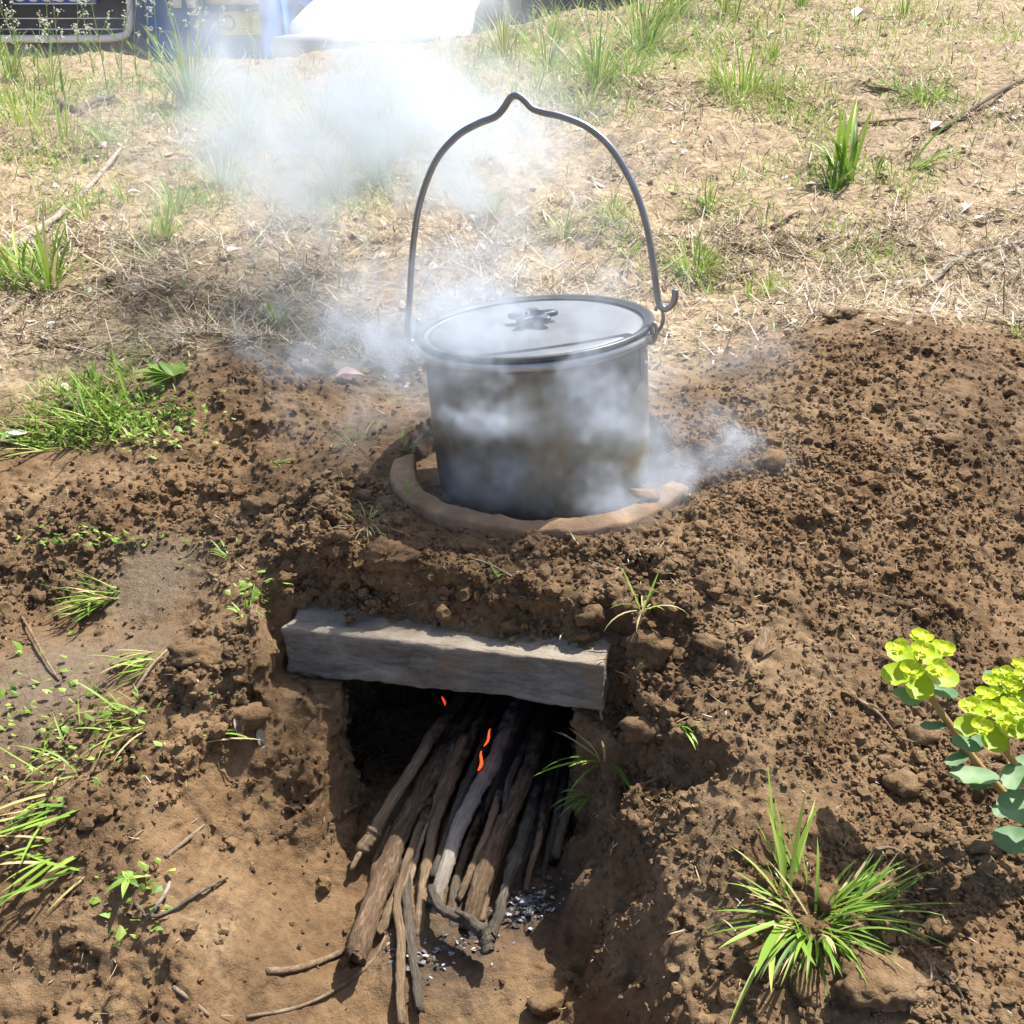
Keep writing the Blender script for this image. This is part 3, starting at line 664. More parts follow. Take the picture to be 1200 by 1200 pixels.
S_ = [
 ([(190,985),(205,940),(290,700),(365,510),(430,400),(500,270),(560,150)], (.352,.354,.362,.372,.378,.384,.390), (27,30,30,27,24,22), W_BROWN, 'thick red brown stick worn pale in patches, leftmost of the long ones', .15),
 ([(215,615),(250,560),(300,470),(400,310),(450,230),(540,120)], (.362,.370,.385,.398,.404,.41), (19,17,17,16,15), W_TAN, 'short split tan stick lying upmost left beside the dark hole', .12),
 ([(345,1195),(342,1100),(340,900),(325,800),(345,700),(395,560),(430,470),(520,300)], (.334,.336,.345,.352,.358,.368,.374,.380), (9,10,11,10,11,12,10), W_TAN, 'thin crooked tan stick reaching furthest out at the bottom', .2),
 ([(405,1150),(395,1050),(375,900),(365,780),(380,640),(400,560),(470,420)], (.334,.336,.342,.348,.354,.36,.37), (9,13,14,12,12,10), W_GREY, 'ragged grey brown stick with peeling bark beside the longest thin one', .25),
 ([(405,900),(410,800),(430,660),(462,510),(510,390),(570,260),(640,130)], (.340,.348,.358,.370,.378,.384,.392), (13,14,15,14,14,13), W_TAN, 'straight tan stick with the bark worn off, fourth from the left', .12),
 ([(455,790),(490,690),(535,550),(590,430),(650,330),(705,190),(740,110)], (.352,.362,.374,.384,.390,.396,.40), (17,20,20,20,19,17), W_PALE, 'pale smooth stick in the middle of the bundle, just right of the flames', .06),
 ([(635,960),(625,915),(605,880),(560,848),(500,828),(462,795),(440,745)], (.352,.356,.362,.366,.368,.366,.360), (13,14,14,13,12,11), W_GREY, 'short bent grey stick lying crosswise on the front of the bundle', .18),
 ([(540,775),(565,710),(600,620),(630,545),(655,460),(680,390)], (.352,.360,.370,.377,.382,.386), (8,9,9,9,8), W_TAN, 'thin orange tan stick between the pale one and the brown one', .12),
 ([(565,880),(600,760),(650,620),(685,530),(735,420),(775,310),(820,150)], (.345,.356,.368,.376,.384,.390,.396), (22,25,23,21,22,20), W_BROWN, 'stout brown barked stick right of the middle of the bundle', .12),
 ([(640,910),(670,820),(705,700),(745,580),(775,470),(800,360)], (.340,.348,.358,.366,.374,.380), (16,17,17,17,15), W_GREY, 'knobbly dark grey stick, rightmost of the sunlit ones', .22),
 ([(505,925),(520,860),(525,740),(545,660),(575,590),(620,470)], (.338,.342,.350,.356,.362,.368), (12,13,11,12,11), W_GREY, 'grey white stick low in the bundle behind the bent one', .16),
 ([(430,900),(455,830),(480,700),(500,600),(560,480)], (.336,.342,.350,.356,.362), (14,15,14,12), W_PALE, 'pale stub low in the bundle under the straight tan stick', .12),
 ([(270,900),(300,830),(330,760),(380,620),(420,530)], (.340,.346,.352,.36,.368), (13,14,13,11), W_TAN, 'thin tan stick hidden half behind the thick red brown one', .15),
 ([(720,760),(740,690),(775,600),(805,480),(840,350),(870,230)], (.338,.343,.35,.36,.368,.376), (14,13,13,12), W_GREY, 'dark shaded stick just right of the knobbly grey one', .15),
 ([(780,680),(800,600),(835,480),(862,360),(885,250)], (.340,.346,.356,.366,.374), (13,12,12,11), W_BROWN, 'dark brown stick deep in the shade of the right bank', .15),
 ([(860,640),(880,560),(905,460),(925,350),(935,250)], (.350,.356,.366,.376,.384), (12,12,11,10), W_TAN, 'shaded stick standing against the right bank, rightmost of all', .12),
 ([(250,690),(262,640),(285,590),(310,540)], (.345,.350,.358,.366), (7,8,7), W_TAN, 'thin tan splinter under the short split stick', .1),
 ([(680,560),(690,470),(705,380),(760,250)], (.372,.380,.386,.392), (9,11,12), W_GREY, 'dark forked stick high in the shade above the brown barked one', .15),
]
for i, (pl, zs, rp, mt, lab, am) in enumerate(S_):
    fk = ()
    if i == 6: fk = ((.45, (-.012, .0, .012), .6),)
    if i == 1: fk = ((.08, (-.012, -.02, -.012), .6),)
    stick(zz2(pl), zs, rp, mt, 'firewood_stick', lab, seed=i*3, amp=am, extend=.10 if i not in (6, 16) else 0, char=((.60, .82) if i not in (6, 12, 16) else (3, 4)), forks=fk)
EX = [([(300,760),(330,640),(370,520),(430,380),(480,260)],8,W_GREY,'thin grey stick tucked left of the longest crooked one'),([(385,800),(410,700),(440,580),(480,470),(520,380)],9,W_TAN,'thin stick between the two grey brown ones at left'),
 ([(420,850),(440,740),(470,640),(500,540),(545,430)],9,W_BROWN,'thin brown stick lying low left of the pale one'),([(495,880),(510,780),(530,690),(560,600),(610,480)],8,W_BROWN,'thin dark stick under the grey white one'),
 ([(560,820),(590,700),(620,600),(665,500),(700,400)],10,W_GREY,'grey stick filling the gap before the brown barked one'),([(610,860),(640,740),(680,620),(720,500),(760,400)],10,W_TAN,'tan stick seen between the brown barked and the knobbly one'),
 ([(450,700),(500,560),(540,450),(590,330),(640,220)],10,W_GREY,'dark grey stick lying high behind the flames'),([(380,560),(430,450),(480,340),(540,230)],10,W_GREY,'dark stick deep behind the split tan stick'),
 ([(690,800),(715,720),(745,620),(775,520),(800,420)],9,W_BROWN,'thin stick against the knobbly one in the shade'),([(820,720),(835,620),(860,520),(880,420)],9,W_GREY,'thin dark stick deep by the right bank'),
 ([(760,760),(775,690),(800,600),(820,500)],8,W_TAN,'thin tan stick in the shade above the ash'),([(350,820),(372,720),(400,620),(440,500)],7,W_DRY,'thin splinter left of the straight tan stick'),
 ([(590,560),(640,440),(690,320),(730,220)],12,W_BROWN,'dark brown stick high in the middle of the pile'),([(480,330),(520,250),(570,150),(600,110)],14,W_GREY,'charred stick end below the red glow')]
for i, (pl_, rp, mt, lab) in enumerate(EX):
    k_ = len(pl_); z0_ = .340 if pl_[0][1] > 700 else .362
    stick(zz2(pl_), tuple(z0_+.030*j/(k_-1) for j in range(k_)), (rp, rp*1.1, rp), mt, 'firewood_stick', lab, seed=60+i*3, amp=.2, extend=.08, char=(.6, .85) if mt != W_DRY else (3, 4))
# twigs and roots lying about
def lying(px, rpx, mat, label, name='twig', lift=0.0, seed=1, amp=.2, ends=None):
    pts = []
    for k, (u, v) in enumerate(px):
        h_ = hit(u, v)
        if h_ is None: return
        pts.append(h_ + np.array([0, 0, rpx/2*np.linalg.norm(h_-CAM)/1200*.7 + (lift if 0 < k < len(px)-1 else lift*.3)]))
    pts = catmull(pts, 5); d = np.linalg.norm(pts-CAM, axis=1).mean(); r = rpx/2*d/1200
    V, F = tube(pts, np.linspace(r, r*.6, len(pts)), 8, amp=amp, seed=seed)
    o = make_mesh(name, V, F, mat, loc=tuple(pts[0]), attrs={'ba': V[:, 0]*40+seed, 'bb': V[:, 1]*40, 'bc': V[:, 2]*90}); tag(o, label, 'twig' if name == 'twig' else name.replace('_', ' '), 'twigs and roots lying on the soil'); return o
TW = [
 ([(313,1143),(345,1141),(375,1132),(402,1119),(412,1108)], 8, W_TAN, 'thick tan crooked twig lying left of the firewood ends', .001),
 ([(290,1196),(350,1186),(400,1165),(436,1130),(452,1100)], 4, W_DRY, 'long thin brown root curving at the bottom by the firewood', .001),
 ([(204,1162),(222,1178),(246,1196)], 6, W_DRY, 'short pale twig at the bottom edge, left of the long thin root', .001),
 ([(404,964),(418,950),(432,944)], 5, W_TAN, 'small tan twig end at the left edge of the fire hole', .002),
 ([(540,655),(575,668),(600,682),(626,697)], 3, W_DRY, 'pale hair root crossing the soil face above the lintel', .003),
 ([(340,648),(356,638),(374,628)], 4, W_TAN, 'straw coloured stalk end lying in the soil left of the clay ring', .002),
 ([(880,780),(905,768),(935,754)], 4, W_TAN, 'thin pale twig beside the flat wood chip on the right mound', .002),
 ([(0,308),(40,280),(75,255),(110,220),(142,180)], 7, W_PALE, 'long pale stalk lying uphill at the left edge', .004),
 ([(0,380),(30,358),(62,330),(98,300)], 8, W_DRY, 'brown stick at the left edge below the long pale stalk', .004),
 ([(128,334),(148,318),(166,304)], 6, W_GREY, 'short dark stick left of the smoke in the dry litter', .003),
 ([(70,124),(82,136),(96,136),(112,128),(134,118)], 9, W_GREY, 'dead curved branch piece near the weeds on the left', .01),
 ([(1088,338),(1108,320),(1132,306),(1165,297),(1200,286)], 7, W_PALE, 'bleached stick lying on the litter at the right edge', .004),
 ([(1105,160),(1150,130),(1199,98)], 5, W_GREY, 'long thin grey twig at the upper right edge', .006),
 ([(1000,150),(1035,147),(1072,142)], 5, W_DRY, 'short brown twig lying level in the upper right litter', .005),
 ([(905,270),(925,258),(940,250)], 6, W_DRY, 'short tan twig below the tall green tuft on the right', .004),
 ([(1095,1135),(1120,1160),(1140,1200)], 4, W_GREY, 'thin dark root in the bottom right corner', .002),
 ([(1010,1008),(1040,1003),(1070,1015)], 4, W_DRY, 'curved hair root right of the large grass tuft', .003),
 ([(1003,826),(1030,850),(1062,884)], 4, W_DRY, 'thin straight straw lying left of the spurge stem', .002),
 ([(195,1010),(222,990),(240,970)], 5, W_DRY, 'pale bent twig in the soil of the lower left', .003),
 ([(168,1092),(192,1060),(200,1035)], 5, W_PALE, 'pale root fork in the lower left corner of the trench bank', .003),
 ([(160,1070),(185,1082),(240,1055),(268,1035)], 4, W_GREY, 'grey thin root low on the left bank', .003),
 ([(0,690),(30,735),(55,780),(70,800)], 3, W_TAN, 'thin yellow straw slanting over the grey clay at left', .004),
 ([(155,820),(180,790),(196,765)], 4, W_DRY, 'fine brown root across the grey clay patch', .004),
]
for i, (px, r, mt, lab, lf) in enumerate(TW): lying(px, r, mt, lab, lift=lf, seed=i)
h_ = hit(893, 756); V, F = box(0, 0, 0, .0085, .026, .004, .0012, (3, 8, 2)); V += np.array([0, 0, 1])*samp(TN, V[:, 0], V[:, 1], V[:, 2], .03)[:, None]*.0008
a_ = -.45; V = V@np.array([[math.cos(a_), math.sin(a_), 0], [-math.sin(a_), math.cos(a_), 0], [0, 0, 1]]); V[:, 2] += .35*V[:, 1]
o = make_mesh('wood_chip', V+h_+[0, 0, .004], F, W_TAN, loc=tuple(h_), attrs={'ba': V[:, 0]*200, 'bb': V[:, 1]*30, 'bc': V[:, 2]*90}); tag(o, 'flat tan wood chip lying on the crumbly mound right of the lintel', 'wood chip')

# ------------------------------------------------------------------ flames, embers
def emis(name, c, s):
    m, nt, b = newmat(name); b.inputs['Base Color'].default_value = (.8, .2, .05, 1)
    b.inputs['Emission Color'].default_value = (*c, 1); b.inputs['Emission Strength'].default_value = s; return m
M_FL = emis('flame_orange', (1, .075, .007), 1.0); M_EM = emis('ember_red', (1, .04, .008), .55)
def flame(u, v, z, h, w, mat, name, lab, lean=(.25, .2)):
    p = P(u, v, z=z); n = 9; t_ = np.linspace(0, 1, n)
    pts = np.stack([p[0]+lean[0]*h*t_+.08*h*np.sin(t_*5), p[1]+lean[1]*h*t_, p[2]-h/2+h*t_], 1)
    V, F = tube(pts, w/2*np.sin(PI*np.clip(t_*.93+.05, 0, 1))**.8+.0002, 8, flat=.5); o = make_mesh(name, V, F, mat, loc=tuple(p)); tag(o, lab, name); return o
flame(560, 893, .408, .019, .0048, M_FL, 'flame', 'larger orange flame tongue licking up between the sticks')
flame(567, 866, .415, .016, .0030, M_FL, 'flame', 'thinner orange flame streak above the larger tongue', (.45, .3))
flame(521, 822, .435, .009, .004, M_EM, 'flame', 'small red glow under the lintel edge', (-.2, .2))

# ------------------------------------------------------------------ ash
def flakes(name, pos, size, mat, rnd, kind='stuff', flat=.35):
    n = len(pos); a = rng.random(n)*2*PI; k = 5
    th_ = a[:, None] + np.linspace(0, 2*PI, k, endpoint=False)[None] + rng.normal(0, .25, (n, k)); rr_ = size[:, None]*(.6+.6*rng.random((n, k)))
    tx = rng.normal(0, flat, n); ty = rng.normal(0, flat, n)
    V = np.stack([rr_*np.cos(th_), rr_*np.sin(th_), np.zeros((n, k))], -1); V[..., 1] *= (.4+.6*rng.random(n))[:, None]
    V[..., 2] = V[..., 0]*tx[:, None]+V[..., 1]*ty[:, None]+rng.normal(0, .12, (n, k))*size[:, None]
    V = V + pos[:, None, :]; C_ = V.mean(1, keepdims=True) + np.array([0, 0, 1])*size[:, None, None]*.15
    V = np.concatenate([V, C_], 1); b_ = (np.arange(n)*(k+1))[:, None, None]
    tri = np.array([(i, (i+1) % k, k) for i in range(k)])[None]; F = (tri+b_).reshape(-1, 3)
    o = make_mesh(name, V.reshape(-1, 3), F, mat, smooth=False, attrs={'rnd': np.repeat(rnd, k+1)})
    if kind: tag(o, kind=kind)
    return o
ap = []; 
for (u, v, su, sv, n_f) in ((622,1064,15,8,260),(605,1080,14,7,60),(650,1045,18,10,40),(500,1128,18,9,60),(540,1112,16,8,40),(458,1110,6,12,25),(575,1115,20,8,15)):
    for _ in range(n_f):
        h_ = hit(u+rng.normal()*su, v+rng.normal()*sv); 
        if h_ is not None and h_[2] < .42: ap.append(h_+np.array([0, 0, .001+.004*rng.random()]))
ap = np.array(ap); o = flakes('ash', ap, .0010+.0024*rng.random(len(ap))**2, M_ASH, rng.random(len(ap))**1.8, flat=.5); tag(o, 'white grey ash scattered at the foot of the firewood', kind='stuff')

# ------------------------------------------------------------------ crumbs of soil
tri = NV[NQ]; cen = tri.mean(1); nrm = np.cross(tri[:, 1]-tri[:, 0], tri[:, 2]-tri[:, 0]); ar = np.linalg.norm(nrm, axis=1); nrm /= ar[:, None]+1e-12
xx, yy, zz_ = cen[:, 0].astype(float), cen[:, 1].astype(float), cen[:, 2]
zmn, zrg, zfc, zcl, zdr = zone_mound(xx, yy), zone_ridge(xx, yy), np.maximum(zone_face(xx, yy), .8*zone_bank(xx, yy)), zone_clay(xx, yy), zone_dry(xx, yy)
inscoop = ((htop(xx, yy)-trench(xx, yy)) > .01) & (yy < face_y(xx)) & (xx < .04)
view = (np.abs(cen[:, 0]) < .56*np.linalg.norm(cen-CAM, axis=1)+.02) & (nrm[:, 2] > -.15)
dist2 = ((cen-CAM)**2).sum(1)
wgt = ar*view*(.12+1.0*zmn+.9*zrg+.9*zfc)*(1-.9*zcl)*(1-.6*zdr)*np.where(inscoop, .25, 1)/dist2*np.clip(.75+.45*samp(TN, cen[:, 0], cen[:, 1], cen[:, 2], .4), .15, 2)
def pick(n, w): return rng.choice(len(w), n, p=w/w.sum())
NC = 42000; ii = pick(NC, wgt); pos = cen[ii]+rng.normal(0, .0009, (NC, 3)); rad = .0008+.0022*rng.random(NC)**2.4 + .0020*(rng.random(NC) < .04)
pos[:, 2] += rad*.35; V, F = crumbs(pos, rad)
o = make_mesh('soil_crumbs', V, F, M_SOIL, smooth=False, attrs=zattrs(V)); tag(o, 'loose crumbs of brown soil all over the dug earth', kind='stuff')
ii = pick(1300, wgt*(.05+.5*zmn+1.4*zrg+1.4*zfc)); pos = cen[ii].copy(); rad = .0035+.0055*rng.random(1300)**2.5; pos[:, 2] += rad*.2
parts = crumbs(pos, rad, ICO2, .8, .17); Vc, Fc = parts
# soil heaped on the back of the lintel
n_l = 3400; tt = rng.random(n_l); _g = samp(TN, tt*.28, 0*tt, 0*tt, .30); _k = rng.random(n_l) < np.clip(.60+.45*_g, .12, 1); tt = tt[_k]; _g = _g[_k]; n_l = len(tt); bb = np.clip(.0165-.008*_g+.038*rng.random(n_l)**.8+.006*np.sin(tt*23)-.004*np.cos(tt*9), 0, 1); r_l = .0009+.0022*rng.random(n_l)**2+.0055*(rng.random(n_l) < .14)*rng.random(n_l)
hh = rng.random(n_l)*np.clip((bb-.014)*1.1, 0, .035); pl = LL[None]+(LR-LL)[None]*(.04+.9*tt)[:, None]+uy[None]*bb[:, None]; pl[:, 2] += r_l*.6+hh
V2, F2 = crumbs(pl, r_l, ICO2, .85, .17)
V = np.vstack([Vc, V2]); F = np.vstack([Fc, F2+len(Vc)])
n2_ = samp(TR, V[:, 0], V[:, 1], V[:, 2], .09)[:, None]*.0007
V = V+n2_*rng.normal(0, .2, V.shape)+np.array([0, 0, 1])*n2_
o = make_mesh('small_clods', V, F, M_SOIL, smooth=False, attrs=zattrs(V)); tag(o, 'small clods of soil on the mound, the bank and the back of the lintel', kind='stuff')
# larger clods one can point at
CL = [(905,549,.0135,.012,.010,'rounded clod on the mound just right of the smoke'),(1105,520,.016,.012,.008,'flat grey clod on the upper right mound'),
 (1030,1160,.026,.020,.012,'broad broken clod at the bottom right below the big grass tuft'),(962,1064,.011,.012,.008,'brown clod caught in the middle of the big grass tuft'),
 (950,1165,.016,.018,.008,'flat greyish clod at the bottom edge below the big grass tuft'),(1000,372,.045,.012,.010,'long dark clod lying across the top of the right mound'),
 (765,768,.018,.016,.016,'crumbly clod just right of the end of the lintel'),(1080,775+90,.014,.012,.009,'pale clod under the first spurge head'),
 (640,1190,.015,.012,.009,'clod at the bottom edge right of the firewood'),(455,675,.026,.017,.017,'cracked clod bulging from the soil face left of the middle'),
 (395,675,.022,.016,.016,'leftmost cracked clod on the soil face above the lintel'),(240,775,.032,.022,.013,'broad flat cracked clod left of the lintel'),
 (690,745,.012,.011,.011,'clod resting at the right end of the lintel top'),(600,738,.010,.009,.009,'small clod on the lintel top near its middle'),
 (1150,1000,.018,.013,.011,'dark clod in the shade of the spurge'),(1060,930,.014,.012,.010,'clod below the spurge stem among dark soil'),
 (830,770,.016,.012,.010,'clod above the small sprout right of the lintel'),(310,600,.028,.018,.014,'grey topped clod on the bank left of the clay ring'),
 (760,860,.018,.014,.012,'clod on the right bank above the radial grass tuft'),(290,850,.020,.014,.012,'clod at the upper edge of the scooped bank')]
for i, (u, v, a, b, c, lab) in enumerate(CL):
    h_ = hit(u, v)
    if h_ is None: continue
    V, F = lump((h_[0], h_[1], h_[2]+c*.25), (a, b, c), 50+i, ICO4 if a > .02 else ICO3, .24, rng.random()*.8-.4 if i != 5 else .5)
    o = make_mesh('soil_clod', V, F, M_SOIL, attrs=zattrs(V), loc=tuple(h_)); tag(o, lab, 'clod', 'clods of dug soil')

#STAGE3
# ------------------------------------------------------------------ dry litter and grass
def frame_pts(n, v0, v1, mask=None, u0=-60, u1=1260):
    """random ground points in a stretch of the slope, evenly spread as the eye meets it"""
    out = []
    yv = np.array([P(600, v0, d=1)[2], 0])
    # distance range from rows of the slope
    ha, hb = hit(600, min(v1, 1190)), hit(700, max(v0, 6))
    ya, yb = ha[1], (hb[1] if hb is not None else 5.2)
    k = int(n*3.0); r = rng.random(k); y = 1/(1/ya + (1/yb-1/ya)*r); t_ = rng.uniform(-.66, .66, k); x = t_*(y*1.10+.05)
    m = np.ones(k, bool)
    if mask is not None: m = rng.random(k) < mask(x, y)
    x, y = x[m][:n], y[m][:n]; return np.stack([x, y, ground(x, y)], 1)
def blades_mesh(base, az, tilt, length, width, bend, seg=4, fold=.25, droop=None):
    """curved tapering blades; returns V, F, per-vertex blade id"""
    n = len(base); t_ = np.linspace(0, 1, seg+1)
    ang = tilt[:, None] + bend[:, None]*t_[None]**1.3          # angle from the vertical
    ds = length[:, None]/seg; hx = np.concatenate([np.zeros((n, 1)), np.cumsum(np.sin((ang[:, 1:]+ang[:, :-1])/2)*ds, 1)], 1)
    hz = np.concatenate([np.zeros((n, 1)), np.cumsum(np.cos((ang[:, 1:]+ang[:, :-1])/2)*ds, 1)], 1)
    sway = (rng.normal(0, .10, n)*length)[:, None]*t_[None]**2
    dx, dy = np.cos(az)[:, None], np.sin(az)[:, None]
    C_ = np.stack([base[:, 0, None]+hx*dx-sway*dy, base[:, 1, None]+hx*dy+sway*dx, base[:, 2, None]+hz], -1)
    w = width[:, None]*np.clip((.55+.9*t_)*(1-t_**2.2), .02 if seg > 1 else .35, 1)[None]/2
    side = np.stack([-dy+0*w, dx+0*w, 0*w], -1)
    upn = np.stack([-np.cos(ang)*dx, -np.cos(ang)*dy, np.sin(ang)], -1)
    Lft = C_-side*w[..., None]+upn*w[..., None]*fold; Rgt = C_+side*w[..., None]+upn*w[..., None]*fold
    V = np.stack([Lft, C_, Rgt], 2).reshape(-1, 3); k = (seg+1)*3
    F = []
    for i in range(seg):
        for j in (0, 1): a = i*3+j; F.append((a, a+1, a+4, a+3))
    F = (np.array(F)[None]+(np.arange(n)*k)[:, None, None]).reshape(-1, 4)
    return V, F, np.repeat(np.arange(n), k)
def P_blobs(L_):     # list of (u, v, r) -> weight function on the ground
    pts = []
    for u, v, r, k in L_:
        h_ = hit(u, v)
        if h_ is not None: pts.append((h_, r*np.linalg.norm(h_-CAM)/1200, k))
    def f(x, y):
        w = np.zeros(np.shape(x))
        for h_, r, k in pts: w = np.maximum(w, k*np.exp(-(((x-h_[0])**2+((y-h_[1])*.55)**2)/r**2)**1.5))
        return w
    return f
def litmask(x, y):
    z = zone_dry(x, y); patch = np.clip(.62+.42*samp(TN, x, y, 0*x, 1.1)+.22*samp(TN, x, y, 0*x+.4, .4), .04, 1); return np.clip(z*patch+.012, 0, 1)
pts = frame_pts(120000, 6, 420, litmask); n = len(pts); print('litter', n); sc = .6+.25*pts[:, 1]
ln = (.012+.055*rng.random(n)**2.0)*np.clip(sc, .8, 1.8)
V, F, bid = blades_mesh(pts+np.stack([0*ln, 0*ln, .002+.012*rng.random(n)**1.5*np.clip(sc, .5, 1.3)], 1), rng.random(n)*2*PI, rng.normal(1.42, .24, n), ln, (.0014+.0032*rng.random(n)**2)*np.clip(sc, .8, 2), rng.normal(.05, .35, n), seg=1, fold=.1)
r_ = np.clip(rng.normal(.55, .30, n), 0, 1); o = make_mesh('dry_litter', V, F, M_STRAW, attrs={'rnd': r_[bid]}); tag(o, 'dry straw and dead grass littering the slope', kind='stuff')
pts = frame_pts(11000, 6, 440, litmask); n = len(pts)
flakes('leaf_litter', pts+np.array([0, 0, .003]), (.0022+.0075*rng.random(n)**3.0)*np.clip(.6+.3*pts[:, 1], .8, 2), M_CHIP, np.clip(rng.normal(.45, .3, n), 0, 1), flat=.45)
pts = frame_pts(5500, 6, 440, litmask); n = len(pts); V, F = crumbs(pts, (.0012+.006*rng.random(n)**3)*np.clip(.6+.3*pts[:, 1], .8, 2)); o = make_mesh('gravel', V, F, M_SOIL, smooth=False, attrs=zattrs(V)); tag(o, kind='stuff')
# sparse straw bits and pale flecks over the dug soil
ii = pick(1500, wgt*(.3+1.5*(1-zmn)*(1-zrg))); n = len(ii); V, F, bid = blades_mesh(cen[ii]+np.array([0, 0, .0015]), rng.random(n)*2*PI, rng.normal(1.4, .2, n), .004+.016*rng.random(n)**2, .0006+.0008*rng.random(n), rng.normal(0, .5, n), seg=2, fold=.1)
r_ = np.clip(rng.normal(.5, .25, n), 0, 1); o = make_mesh('straw_bits', V, F, M_STRAW, attrs={'rnd': r_[bid]}); tag(o, 'short straws and root hairs in the dug soil', kind='stuff')
# low green cover in the photo's green places
gz_ = P_blobs([(40,120,80,1),(20,60,70,1),(60,180,60,.6),(20,320,50,.7),(90,240,40,.3),(610,60,80,.9),(700,80,90,1),(760,40,90,1),(840,25,70,.9),(640,110,60,.6),(700,120,60,.6),(880,110,60,.6),(560,25,60,.8),(960,10,60,.4),(1030,20,50,.3),(1080,110,40,.3),(900,200,50,.2),(430,215,50,.6),(390,240,50,.5),(220,130,60,.8),(250,230,50,.4),(180,290,40,.3),(300,180,60,.4),(720,260,30,.4),(640,270,30,.3),(830,240,40,.35),(1000,300,60,.2),(890,340,30,.5),(110,500,70,.5),(460,170,50,.5),(330,370,25,.3),(540,110,60,.5),(20,210,60,.4),(800,60,70,.7),(900,110,70,.8),(660,30,60,1),(940,60,60,.4),(1100,110,50,.4),(970,190,50,.4),(1040,210,40,.3),(810,320,35,.6),(880,240,30,.3),(740,290,30,.3)])
pts = frame_pts(42000, 4, 560, lambda x, y: np.clip(gz_(x, y)*2.4*np.clip(.75+.6*samp(TN, x, y, 0*x+.2, .8), .05, 1)+zone_dry(x, y)*(.05+.9*sstep(2.0, 4.0, y)*np.clip(.25+.8*samp(TN, x, y, 0*x+.6, 1.6), 0, 1)), 0, 1)); n = len(pts); sc = np.clip(.45+.30*pts[:, 1], .6, 1.9)*(.75+.5*gz_(pts[:, 0], pts[:, 1]))
V, F, bid = blades_mesh(pts, rng.random(n)*2*PI, np.abs(rng.normal(.75, .4, n)), (.014+.045*rng.random(n)**1.6)*sc, (.0018+.0022*rng.random(n))*sc, rng.normal(.6, .4, n), seg=2)
r_ = np.clip(rng.normal(.70, .22, n), 0, 1); o = make_mesh('low_grass', V, F, M_GRASS, attrs={'rnd': r_[bid]}); tag(o, 'short thin grass growing in patches on the slope', kind='stuff')
# tufts
def tuft(u, v, cnt, length, lab, az=None, spread=PI, tilt=(.5, .35), width=.004, bend=(.75, .4), rad=None, col=(.62, .2), parts=False, name='grass_tuft', mat=None, grp='tufts of green grass', cat='grass tuft', seg=6, dead=.12, pt=None, lift=0):
    h_ = hit(u, v) if pt is None else pt
    if h_ is None: return
    rad = length*.12 if rad is None else rad
    a_ = rng.random(cnt)*2*PI if az is None else rng.normal(az, spread, cnt)
    rr_ = rad*np.sqrt(rng.random(cnt)); pa = rng.random(cnt)*2*PI if az is not None else a_
    base = np.stack([h_[0]+rr_*np.cos(pa), h_[1]+rr_*np.sin(pa), np.full(cnt, h_[2]-.002+lift)], 1)
    V, F, bid = blades_mesh(base, a_, np.abs(rng.normal(tilt[0], tilt[1], cnt)), length*(.45+.6*rng.random(cnt)), width*(.6+.6*rng.random(cnt)), rng.normal(bend[0], bend[1], cnt), seg=seg)
    gg = ground(V[:, 0], V[:, 1]) if h_[2] > .46 else np.full(len(V), -9.); V[:, 2] = np.maximum(V[:, 2], np.where(gg < h_[2]+.03, gg+.001, -9))
    r_ = np.clip(rng.normal(col[0], col[1], cnt), 0, 1); r_[rng.random(cnt) < dead] = 1.0
    mat = mat or M_GRASS
    if not parts:
        o = make_mesh(name, V, F, mat, attrs={'rnd': r_[bid]}, loc=tuple(h_)); tag(o, lab, cat, grp); return o
    root = empty(name, tuple(h_)); tag(root, lab, cat, grp); k = (seg+1)*3
    for i in range(cnt):
        vi = V[i*k:(i+1)*k]; fi = F[i*2*seg:(i+1)*2*seg]-i*k
        child('blade', vi, fi, mat, root, attrs={'rnd': np.full(k, r_[i])})
    return root
D = PI/180
